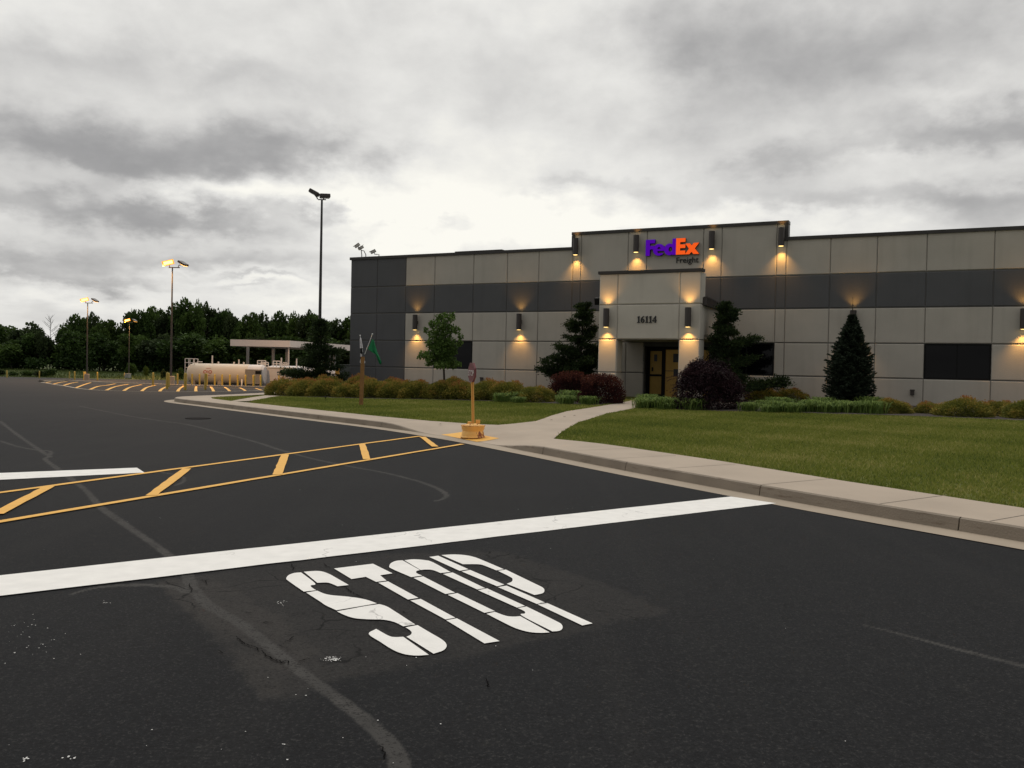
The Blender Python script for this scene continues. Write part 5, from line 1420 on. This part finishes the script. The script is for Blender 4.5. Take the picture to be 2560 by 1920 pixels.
for V, sh in protos:
    t = quads_mesh('leaves', V, f_spirea, sh); sp_meshes.append(t.data); bpy.data.objects.remove(t)
smb = MB()
for k in range(9):
    a = k * .7; smb.tube([(.05 * math.cos(a), .05 * math.sin(a), -.05), (.3 * math.cos(a), .3 * math.sin(a), .4)], [.014, .006], 5)
t = smb.build('stems', m_bark); stem_me = t.data; bpy.data.objects.remove(t)
for i, (px, py, w, word) in enumerate(hedge):
    place_spirea(px, py, w * 1.32, i, 'golden spirea bush in the front row of the left hedge, %s from the left' % word.replace('leftmost', 'first'), 'spirea bushes of the left hedge', 1.0)
for i, (px, py, w) in enumerate(back):
    wd = ('first', 'second', 'third', 'fourth', 'fifth', 'sixth', 'seventh')[i]
    p = Ld(px, py + 14); 
    r = place_spirea(px, py + 13, w * 1.1, i + 2, 'golden spirea bush in the back row of the left hedge, %s from the left' % wd, 'spirea bushes of the left hedge', 1.12)
    r.location.y += .9
for i, (px, py, w, lab) in enumerate([(1912, 1004, 78, 'small golden spirea bush behind the lilies, nearer the purple maple'), (1985, 1006, 84, 'small golden spirea bush behind the lilies, nearer the spruce'),
        (2225, 1035, 104, 'golden spirea bush just right of the spruce'), (2330, 1036, 74, 'low golden spirea bush under the far right window'), (2420, 1044, 118, 'broad golden spirea bush below the right end of the far right window'),
        (2510, 1042, 96, 'golden spirea bush below the far right sconce'), (2590, 1050, 120, 'golden spirea bush cut by the right edge of the photo')]):
    place_spirea(px, py, w * 1.1, i + 1, lab, 'spirea bushes right of the entrance', .92)

def blade_clump(n, rx, ry, h, w):
    a = rng.uniform(0, 2 * np.pi, n); base = np.stack([rng.normal(0, rx * .5, n), rng.normal(0, ry * .5, n), np.zeros(n)], 1)
    d = np.stack([np.cos(a), np.sin(a), np.zeros(n)], 1); H = h * rng.uniform(.65, 1.1, n); reach = H * rng.uniform(.3, 1.1, n)
    side = np.stack([-d[:, 1], d[:, 0], d[:, 2]], 1) * w
    up = np.array([0, 0, 1.0])
    p1 = base + d * (reach * .35)[:, None] + up * (H * .75)[:, None]
    p2 = base + d * (reach * .75)[:, None] + up * (H * .95)[:, None]
    p3 = base + d * (reach * 1.15)[:, None] + up * (H * .7)[:, None]
    q1 = np.stack([base - side * .8, base + side * .8, p1 + side, p1 - side], 1)
    q2 = np.stack([p1 - side, p1 + side, p2 + side * .7, p2 - side * .7], 1)
    q3 = np.stack([p2 - side * .7, p2 + side * .7, p3 + side * .1, p3 - side * .1], 1)
    r = rng.random(n)
    return np.concatenate([q1, q2, q3]), np.concatenate([r * .7, r * .9, r])
lily = []
for k in range(3):
    V, sh = blade_clump(300, .34, .30, .36, .012)
    t = quads_mesh('blades', V, f_lily, sh); lily.append(t.data); bpy.data.objects.remove(t)
def lily_row(pts, lab, group):
    for i, (px, py) in enumerate(pts):
        p = Ld(px, py)
        o = bpy.data.objects.new('daylily_clump', lily[i % 3]); col.objects.link(o)
        o.location = (p.x + random.gauss(0, .2), p.y + random.gauss(0, .28), landz(p.x, p.y) + .02); o.rotation_euler = (0, 0, i * 2.1); s = random.uniform(.62, 1.1); o.scale = (s, s, s * random.uniform(.85, 1.05))
        setp(o, lab, 'daylily', group)
lily_row([(1400, 1009), (1424, 1010), (1448, 1011), (1412, 1003), (1438, 1005)], 'one of the light green daylily clumps before the left red barberry', 'daylilies left of the door path')
lily_row([(1618, 1021), (1640, 1022), (1662, 1023), (1684, 1024), (1706, 1026), (1630, 1014), (1655, 1016), (1680, 1018), (1700, 1019)], 'one of the light green daylily clumps between door path and purple maple', 'daylilies right of the door path')
lily_row([(1885 + k * 24, 1029 + k * .35 + (k % 2) * 1.5) for k in range(12)] + [(1905 + k * 40, 1019 + k * .4) for k in range(8)], 'one of the light green daylily clumps in the strip before the spruce', 'daylilies before the spruce')
lily_row([(1290, 1004), (1320, 1006), (1258, 1003)], 'one of the daylily clumps peeping out of the right end of the left hedge', 'daylilies in the left hedge')

# red barberries
def barberry(px, py, wpx, hpx, lab):
    p = Ld(px, py); k = p.y / PF
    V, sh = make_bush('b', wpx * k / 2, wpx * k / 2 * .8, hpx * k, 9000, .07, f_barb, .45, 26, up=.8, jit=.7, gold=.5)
    n = 260; a = rng.uniform(0, 2 * np.pi, n); rr_ = np.sqrt(rng.random(n)) * .85
    b = np.stack([np.cos(a) * rr_ * wpx * k / 2, np.sin(a) * rr_ * wpx * k / 2 * .8, hpx * k * np.sqrt(1 - rr_ ** 2 * .75) * .92], 1)
    pts = []; dd = []
    for j in range(9):
        pts.append(b + np.array([0, 0, 1]) * (j * .022) + np.stack([np.cos(a), np.sin(a), 0 * a], 1) * j * .006); dd.append(np.tile([0, 0, 1.0], (n, 1)) + rng.normal(0, .5, (n, 3)))
    P = np.concatenate(pts); D = np.concatenate(dd)
    V2 = leaf_quads(P, D, np.full(len(P), .05), .5, .6)
    r = empty('barberry_bush', (p.x, p.y + wpx * k * .3, p.z), 0, lab, 'shrub', 'dark red barberries by the door')
    quads_mesh('leaves', np.concatenate([V, V2]), f_barb, np.concatenate([sh, np.clip(rng.normal(.72, .2, len(V2)), 0, 1)]), r)
    o2 = bpy.data.objects.new('stems', stem_me); col.objects.link(o2); o2.parent = r
barberry(1430, 1000, 128, 66, 'dark red barberry bush left of the door, the one further back')
barberry(1506, 1011, 124, 70, 'dark red barberry bush at the edge of the door path')

# weeping purple maple
def purple_maple():
    p = Ld(1782, 1026); k = p.y / PF; W, Hh = 106 * k, 130 * k
    r = empty('purple_maple', (p.x, p.y + W * .5, p.z), 0, 'weeping dark purple maple mound right of the door', 'shrub')
    n = 15000
    lay = 46; Vs = []; S_ = []
    for j in range(lay):    # hanging fronds layered over a dome
        a = rng.uniform(0, 2 * np.pi); h = rng.uniform(.15, 1.0) ** .8; rad_ = math.sqrt(max(0.02, 1 - h ** 1.7)) * rng.uniform(.75, 1.0)
        c = np.array([math.cos(a) * rad_ * W * .8, math.sin(a) * rad_ * W * .65, h * Hh * .96])
        m_ = 330; u = rng.normal(0, 1, (m_, 3)) * np.array([.20, .20, .085]) 
        rr2 = np.hypot(u[:, 0], u[:, 1]); u[:, 2] -= rr2 ** 2 * 1.4
        P = c + u; D = np.stack([u[:, 0] * 2 + math.cos(a) * .5, u[:, 1] * 2 + math.sin(a) * .5, -np.full(m_, .55)], 1)
        Vs.append(leaf_quads(P, D, rng.uniform(.06, .11, m_), .3, .7)); S_.append(np.clip(rng.random(m_) * .5 + rng.random() * .5, 0, 1))
    V, sh = make_bush('p', W * .86, W * .7, Hh * .86, 5000, .10, f_purple, .3, 20, up=-.3)
    Vs.append(V); S_.append(sh)
    # stray arching twigs on the upper left
    for j in range(26):
        x0 = rng.uniform(-.9, .1) * W * .8; z0 = Hh * (.80 - .35 * (x0 / W) ** 2) * rng.uniform(.85, 1.02); L = rng.uniform(.25, .5)
        t = np.linspace(0, 1, 26); s = -1 if rng.random() < .75 else 1
        P = np.stack([x0 + s * t * L, rng.uniform(-.5, .1) * W + t * 0, z0 + .22 * np.sin(t * 2.2) * L - t * t * L * .25], 1)
        Vs.append(leaf_quads(P, np.tile([s * .8, 0, -.2], (26, 1)), np.full(26, .07), .25, .8)); S_.append(np.full(26, .8))
    quads_mesh('leaves', np.concatenate(Vs), f_purple, np.concatenate(S_), r)
    s = MB(); s.tube([(0, 0, -.05), (.05, 0, Hh * .4), (-.1, .05, Hh * .75)], [.07, .05, .03], 8)
    for k2 in range(6): a = k2 * 1.05; s.tube([(.04, 0, Hh * .4), (.5 * math.cos(a), .5 * math.sin(a), Hh * .75), (.9 * math.cos(a), .8 * math.sin(a), Hh * .6)], [.035, .02, .01], 6)
    s.build('trunk', m_bark, r, smooth=True)
purple_maple()

# layered dark cypresses
def cypress(name, px, base_py, Y, apex, wmax, lab, seed, extra=(), lean=0.0, nb=60, dens=1.0, prof=None):
    g = np.random.default_rng(seed)
    b = at_depth(px, base_py, Y); zb = landz(b.x, Y); top = at_depth(*apex, Y)
    H = top.z - zb; ax = top.x - b.x; k = Y / PF
    r = empty('cypress_tree', (b.x, Y, zb), 0, lab, 'tree', 'dark layered cypresses by the building')
    Vs = []; S_ = []
    tr = MB(); tr.tube([(0, 0, -.05), (ax * .35, 0, H * .4), (ax * .8, 0, H * .8), (ax, 0, H * .98)], [.09, .06, .03, .008], 8)
    def trunk_at(t): return np.array([np.interp(t, [0, .4, .8, 1], [0, ax * .35, ax * .8, ax]), 0, H * t])
    prof = prof or (lambda t: (1 - t) ** .75)
    br_list = []
    ntier = 13
    for j in range(nb):
        t = (j + g.random()) / nb; t = .06 + .93 * t
        t = round(t * ntier) / ntier * .45 + t * .55 + g.normal(0, .008)
        br_list.append((min(t, .985), g.uniform(0, 2 * np.pi), wmax * k * prof(min(max(t, 0), 1)) * g.uniform(.35, 1.15) + .08))
    for (t, a, L) in extra: br_list.append((t, a, L * k))
    for (t, a, L) in br_list:
        o = trunk_at(t); d = np.array([math.cos(a), math.sin(a) * .9, 0.0]); rise = g.uniform(.05, .45) * (.5 + t)
        droop = g.uniform(-.1, .1)
        ns = max(3, int(L / .13))
        if L > .3: tr.tube([tuple(o), tuple(o + d * L * .5 + np.array([0, 0, rise * L * .4])), tuple(o + d * L * .92 + np.array([0, 0, rise * L + droop]))], [.022, .014, .006], 5)
        for q in range(ns):
            f = .22 + .8 * (q + .5) / ns
            c = o + d * L * f + np.array([0, 0, rise * L * f ** 1.6]) + g.normal(0, .04, 3)
            m_ = int(105 * dens); sp = .055 + .11 * (1 - abs(f - .6)) * min(1, L)
            u = g.normal(0, 1, (m_, 3)) * np.array([sp, sp, sp * .42])
            P = c + u; D = u * 3 + d * .6 + np.array([0, 0, .35])
            Vs.append(leaf_quads(P, D, g.uniform(.05, .11, m_), .6, .5)); S_.append(np.clip(g.random(m_) * .55 + g.random() * .45, 0, 1))
    # the leader
    n = int(110 * dens); t = g.uniform(.86, 1.0, n); P = np.array([trunk_at(v) for v in t]) + g.normal(0, .05, (n, 3)) * (1.4 - t)[:, None] * 2
    Vs.append(leaf_quads(P, np.tile([0, 0, 1.0], (n, 1)) + g.normal(0, .5, (n, 3)), np.full(n, .08), .45, .5)); S_.append(g.random(n))
    tr.build('trunk', m_bark, r, smooth=True)
    quads_mesh('foliage', np.concatenate(Vs), f_hinoki, np.concatenate(S_), r)
    return r
cypress('c', 1445, 985, 37.0, (1460, 760), 92, 'dark layered cypress left of the entrance, with a low branch reaching left', 3, extra=[(.24, math.pi, 98), (.27, math.pi * 1.04, 92), (.22, math.pi * .95, 84), (.10, .1, 60), (.36, math.pi, 70), (.34, 3.3, 66), (.13, 0, 40), (.30, 0.0, 50), (.45, .1, 44)], prof=lambda t: (1 - t) ** .7 * .9)
cypress('c', 1825, 990, 33.2, (1818, 762), 60, 'dark cypress in front of the window right of the entrance', 5, extra=[(.16, 0, 140), (.13, -.15, 132), (.62, 0, 74), (.58, .15, 66), (.40, 0, 60), (.12, .3, 80), (.75, 3.1, 30)], prof=lambda t: (1 - t) ** .5 * .9, nb=66)
cypress('c', 795, 985, 43.0, (803, 800), 72, 'dark evergreen behind the left end of the hedge', 9, extra=[(.22, math.pi, 92), (.19, 3.0, 84), (.25, 3.3, 78), (.56, .1, 56), (.34, 0, 52)], prof=lambda t: (1 - t) ** .7 * .85, nb=54)

# spruce
def spruce():
    Y = 30.6; b = at_depth(2122, 1020, Y); zb = landz(b.x, Y); top = at_depth(2131, 782, Y); H = top.z - zb; k = Y / PF
    r = empty('spruce_tree', (b.x, Y, zb), 0, 'dense conical dark spruce in front of the right wall', 'tree')
    Vs = []; S_ = []; g = np.random.default_rng(21)
    tr = MB(); tr.tube([(0, 0, -.05), (.05, 0, H * .6), (top.x - b.x, 0, H + .5)], [.09, .05, .005], 8)
    zs = np.arange(.04, .985, .021)
    for t in zs:
        Lm = 56 * k * min(1.0, ((1 - t) / .60) ** 1.05) * (1 if t > .16 else .85 + t * .9)
        nb = 13 if t < .85 else 7
        for j in range(nb):
            a = 2 * math.pi * (j + g.random()) / nb; L = Lm * g.uniform(.72, 1.10) + .03
            d = np.array([math.cos(a), math.sin(a), 0]); m_ = int(40 + 130 * L)
            f = g.random(m_) ** .8; sag = -.10 + .35 * t
            P = np.array([(top.x - b.x) * t, 0, H * t]) + d * (L * f)[:, None] + np.array([0, 0, 1]) * (L * (sag * f + .18 * f * f))[:, None]
            sidew = np.array([-d[1], d[0], 0]); P = P + sidew * (g.normal(0, .32, m_) * L * f * (1.05 - f))[:, None] + g.normal(0, .012, (m_, 3))
            D = d + sidew * g.choice([-1, 1], m_)[:, None] * .7 + np.array([0, 0, .25])
            Vs.append(leaf_quads(P, D, g.uniform(.06, .11, m_), .38, .5)); S_.append(np.clip(g.random(m_) * .5 + g.random() * .3 + .25 * f, 0, 1))
    n = 44; P = np.array([[(top.x - b.x), 0, H * 1.0]]) + np.stack([g.normal(0, .008, n), g.normal(0, .008, n), .55 - g.random(n) * .8], 1)
    Vs.append(leaf_quads(P, np.tile([0, 0, 1.], (n, 1)) + g.normal(0, .4, (n, 3)), np.full(n, .045), .22, .3)); S_.append(g.random(n))
    tr.build('trunk', m_bark, r); quads_mesh('foliage', np.concatenate(Vs), f_spruce, np.concatenate(S_), r)
spruce()

# young street tree on its mulch mound
def young_tree():
    p = Ld(1113, 997); k = p.y / PF
    mm = MB(); prof = [(46 * k, -.02), (40 * k, .05), (30 * k, .10), (16 * k, .13), (0, .14)]
    mm.lathe(prof, 36); o = mm.build('mulch_mound', m_mulch, smooth=True); o.location = (p.x, p.y, p.z); o.scale = (1, .8, 1); setp(o, 'round brown mulch mound under the young tree', 'mulch mound')
    r = empty('young_tree', (p.x, p.y, p.z + .10), 0, 'slim young leafy tree on a mulch mound before the left window', 'tree')
    def L(x, y):
        q = at_depth(1040 + x * 160 / 1207, 780 + y * 160 / 1207, p.y); return np.array([q.x - p.x, 0, q.z - p.z - .10])
    tr = MB(); T = [L(552, 1640), L(535, 1350), L(525, 1080), L(530, 800), L(560, 500), L(620, 200)]
    tr.tube([tuple(v) for v in T], [.05, .045, .038, .03, .02, .008], 8)
    blobs = [((480, 250), 130, 90), ((640, 120), 90, 75), ((300, 230), 50, 80), ((600, 330), 150, 110), ((380, 430), 150, 110), ((560, 560), 170, 120), ((300, 610), 120, 90), ((440, 720), 190, 120), ((660, 700), 110, 110),
             ((250, 830), 110, 80), ((420, 900), 180, 100), ((600, 880), 140, 100), ((130, 790), 55, 55), ((240, 960), 60, 50), ((690, 1000), 80, 55), ((800, 980), 50, 30), ((770, 350), 45, 60), ((845, 460), 40, 40), ((820, 590), 50, 45),
             ((700, 60), 40, 45), ((480, 80), 35, 45), ((420, 110), 40, 60), ((180, 340), 35, 40), ((70, 850), 25, 25), ((560, 60), 30, 40), ((500, 1000), 150, 60)]
    Vs = []; S_ = []; s0 = 160 / 1207 * k
    for (c, a, b_) in blobs:
        n = int(a * b_ * .024) + 20
        u = unit(rng.normal(0, 1, (n, 3))) * (rng.random(n) ** .45)[:, None]
        ctr = L(*c); dep = rng.uniform(-.25, .25) if a > 60 else rng.uniform(-.1, .1)
        P = ctr + np.stack([u[:, 0] * a * s0, u[:, 1] * min(a, 130) * s0 + dep, u[:, 2] * b_ * s0], 1)
        Vs.append(leaf_quads(P, u + np.array([0, 0, -.2]), rng.uniform(.06, .12, n), .75, .9)); S_.append(np.clip(rng.random(n) * .6 + rng.random() * .36, 0, 1))
        tb = L(530, min(1060, c[1] + 140)); tr.tube([tuple(tb), tuple((tb + ctr) / 2 + np.array([0, dep * .5, .0])), tuple(ctr + np.array([0, dep, 0]))], [.014, .009, .004], 5)
    tr.build('trunk', m_bark, r, smooth=True)
    quads_mesh('crown', np.concatenate(Vs), f_maple, np.concatenate(S_), r)
young_tree()
# small black garden light by the hedge
p = Ld(813.6, 1000); v = MB(); v.tube([(0, 0, -.02), (0, 0, .10)], .012, 6); v.lathe([(.03, .10), (.045, .13), (.02, .15), (0, .15)], 10); o = v.build('path_light', m_black); o.location = p; setp(o, 'small black garden light stuck in the grass before the hedge', 'garden light')

# ------------------------------------------------------------------ wood behind the fuel station
def crown_arrays(seed, n=3600):
    g = np.random.default_rng(seed); nb = 26
    c = unit(g.normal(0, 1, (nb, 3))) * (g.random(nb) ** .4)[:, None] * np.array([.78, .78, .80]); rad_ = g.uniform(.20, .36, nb)
    c[:, 2] = c[:, 2] * .9
    i = g.integers(0, nb, n); u = unit(g.normal(0, 1, (n, 3)))
    P = c[i] + u * (rad_[i] * (.55 + .5 * g.random(n)))[:, None]
    sh = g.random(nb)[i] * .4 + g.random(n) * .45 + .15 * (u[:, 2] * .5 + .5)
    return P, u, np.clip(sh, 0, 1)
tree_me = []
for k in range(6):
    P, u, sh = crown_arrays(100 + k)
    V = leaf_quads(P * np.array([5.2, 5.2, 6.2]), u + np.array([0, 0, .2]), rng.uniform(.45, .95, len(P)), .8, .9)
    t = quads_mesh('crown', V, f_wood[k % 3], sh); tree_me.append(t.data); bpy.data.objects.remove(t)
tmb = MB(); tmb.tube([(0, 0, -.5), (.1, 0, 3.5), (-.1, 0, 7.5), (.1, .1, 11)], [.28, .22, .16, .05], 8)
for k in range(7):
    a = k * .95; z = 3.5 + k * .9; tmb.tube([(0, 0, z), (1.3 * math.cos(a), 1.3 * math.sin(a), z + 1.2), (2.9 * math.cos(a), 2.9 * math.sin(a), z + 2.6)], [.12, .08, .03], 6)
t = tmb.build('trunk', m_bark); trunk_me = t.data; bpy.data.objects.remove(t)
def wood_tree(px, top_py, Y, wpx, i, lab, group):
    p = at_depth(px, top_py, Y); zg = ground_z(p.x, Y); H = p.z - zg
    r = empty('wood_tree', (p.x, Y, zg), i * 1.3, lab, 'tree', group)
    w = wpx * Y / PF
    o = bpy.data.objects.new('crown', tree_me[i % 6]); col.objects.link(o); o.parent = r
    o.location = (0, 0, H * .56); o.scale = (w / 10.4, w / 10.4, H * .88 / 12.4)
    o2 = bpy.data.objects.new('trunk', trunk_me); col.objects.link(o2); o2.parent = r; o2.scale = (H / 14, H / 14, H / 15)
sky1 = [(-45, 800, 80), (15, 806, 86), (68, 795, 80), (70, 830, 70), (30, 850, 90), (100, 846, 70), (118, 862, 60), (150, 856, 80), (108, 816, 44), (190, 784, 62), (165, 806, 62), (226, 781, 62), (205, 822, 80), (262, 792, 56), (284, 792, 44), (250, 830, 80), (302, 806, 50), (330, 772, 54), (352, 768, 58),
        (385, 757, 70), (425, 748, 70), (462, 744, 66), (490, 746, 64), (520, 756, 62), (550, 764, 60), (340, 830, 90), (400, 826, 100), (470, 830, 110), (540, 836, 100), (580, 784, 54), (604, 796, 46), (630, 774, 60), (664, 768, 64), (700, 776, 60),
        (740, 776, 60), (770, 775, 56), (800, 778, 60), (828, 794, 40), (850, 788, 60), (880, 790, 70), (910, 788, 70), (640, 840, 100), (720, 836, 100), (800, 836, 100), (870, 840, 100)]
ORD = ['at the far left edge', 'left of the bare tree', 'right of the bare tree', 'behind the leftmost lamp', 'behind the lower far lamp', 'behind the lit pole by the tank', 'above the cream tank', 'above the canopy', 'behind the dark evergreen', 'beside the building corner']
for i, (px, py, w) in enumerate(sky1):
    lim = [0, 110, 165, 240, 345, 450, 560, 690, 790, 870, 9999]
    zone = max(j for j in range(10) if px >= lim[j] or j == 0)
    low = py > 815
    wood_tree(px, py, (179 if low else 190) + (i * 7 % 9), w * 1.25, i, ('lower dark leafy tree of the wood ' if low else 'tall dark leafy tree of the wood ') + ORD[zone], 'trees of the wood, %s, %s' % ('front' if low else 'back', ORD[zone]))
def undergrowth():
    Vs = []; S_ = []
    for q_, x in enumerate(list(np.arange(-150, 90, 3.2)) + list(np.arange(-190, 110, 4.0)) + list(np.arange(-200, 120, 5.0))):
        y = 181 + rng.uniform(-3, 8) + (0 if q_ < 75 else 14 if q_ < 150 else 22); P, u, sh = crown_arrays(int(300 + x + 200), 420)
        h = rng.uniform(2.6, 5.4) + (0 if q_ < 75 else 2.2); z = ground_z(x, y)
        Vs.append(leaf_quads(np.array([x, y, z + h * .45]) + P * np.array([3.0, 2.4, h * .62]), u, rng.uniform(.4, .8, len(P)), .8, .9)); S_.append(sh * .7)
    o = quads_mesh('undergrowth', np.concatenate(Vs), f_wood[0], np.concatenate(S_)); setp(o, 'dark undergrowth along the foot of the wood', 'undergrowth', kind='stuff')
undergrowth()
def far_bush(px, py, Y, wpx, i, lab):
    p = at_depth(px, py, Y); zg = ground_z(p.x, Y); H = max(.8, p.z - zg); w = wpx * Y / PF
    o = bpy.data.objects.new('roadside_bush', tree_me[i % 6]); col.objects.link(o); o.location = (p.x, Y, zg + H * .42); o.scale = (w / 10.4, w / 10.4, H * 1.1 / 12.4)
    setp(o, lab, 'bush', 'bushes along the far asphalt edge')
for i, (x, y, w, lab) in enumerate([(-5, 960, 110, 'dark bush at the left edge of the far asphalt'), (110, 1010, 90, 'low pale bush right of the leftmost far bollard'), (225, 985, 130, 'round bush left of the second far bollard'), (340, 985, 100, 'bush behind the second far bollard'), (430, 965, 130, 'tall bush right of the second far bollard'),
                                 (1130, 910, 110, 'round dark bush on the grass bank below the far lamp'), (1415, 962, 60, 'small dark bush left of the pole by the tank'), (1565, 960, 80, 'dark bush behind the left nose of the tank'), (1260, 940, 60, 'small shrub halfway up the grass bank')]):
    far_bush(*r1(x, y), 146 if x < 1000 or x > 1400 else 158, w * 640 / 2212, i + 2, lab)
def bank_grass():
    n = 30000; x = rng.uniform(-110, 60, n); y = rng.uniform(139, 180, n); z = np.array([ground_z(a, b) for a, b in zip(x, y)])
    B = np.stack([x, y, z], 1); h = rng.uniform(.15, .5, n); a = rng.uniform(0, 6.28, n); s = np.stack([np.cos(a), np.sin(a), 0 * a], 1) * .05
    V = np.stack([B - s, B + s, B + np.stack([rng.normal(0, .1, n), rng.normal(0, .1, n), h], 1)], 1)
    o = quads_mesh('bank_grass', V, foliage_mat('bank_blades', [(0, (0.032, 0.050, 0.014)), (.6, (0.065, 0.097, 0.025)), (1, (0.135, 0.153, 0.054))]), rng.random(n), nper=3)
    setp(o, 'rough tall grass on the bank before the wood', 'grass', kind='stuff')
bank_grass()
# bare tree
def bare_tree():
    Y = 204; b = at_depth(125, 900, Y); zg = ground_z(b.x, Y); top = at_depth(122, 790, Y); H = top.z - zg
    r = empty('bare_tree', (b.x, Y, zg), 0, 'thin leafless tree standing in the gap of the wood at left', 'tree')
    m = MB(); m.tube([(0, 0, -.3), (.1, 0, H * .45), (-.1, 0, H)], [.13, .08, .02], 6)
    for k in range(22):
        z = H * (.35 + .62 * k / 22); a = random.uniform(0, 6.28); L = H * .26 * (1.15 - k / 26)
        e = (L * math.cos(a), L * math.sin(a) * .4, z + L * .9); m.tube([(0, 0, z), (e[0] * .5, e[1] * .5, z + L * .35), e], [.05, .035, .015], 5)
        for q in range(2): m.tube([(e[0] * .5, e[1] * .5, z + L * .35), (e[0] * .5 + random.uniform(-.8, .8), 0, z + L * .35 + random.uniform(.5, 1.2))], [.025, .012], 4)
    m.build('branches', mat('pale_dead_wood', (.12, .11, .10), .9), r)
bare_tree()
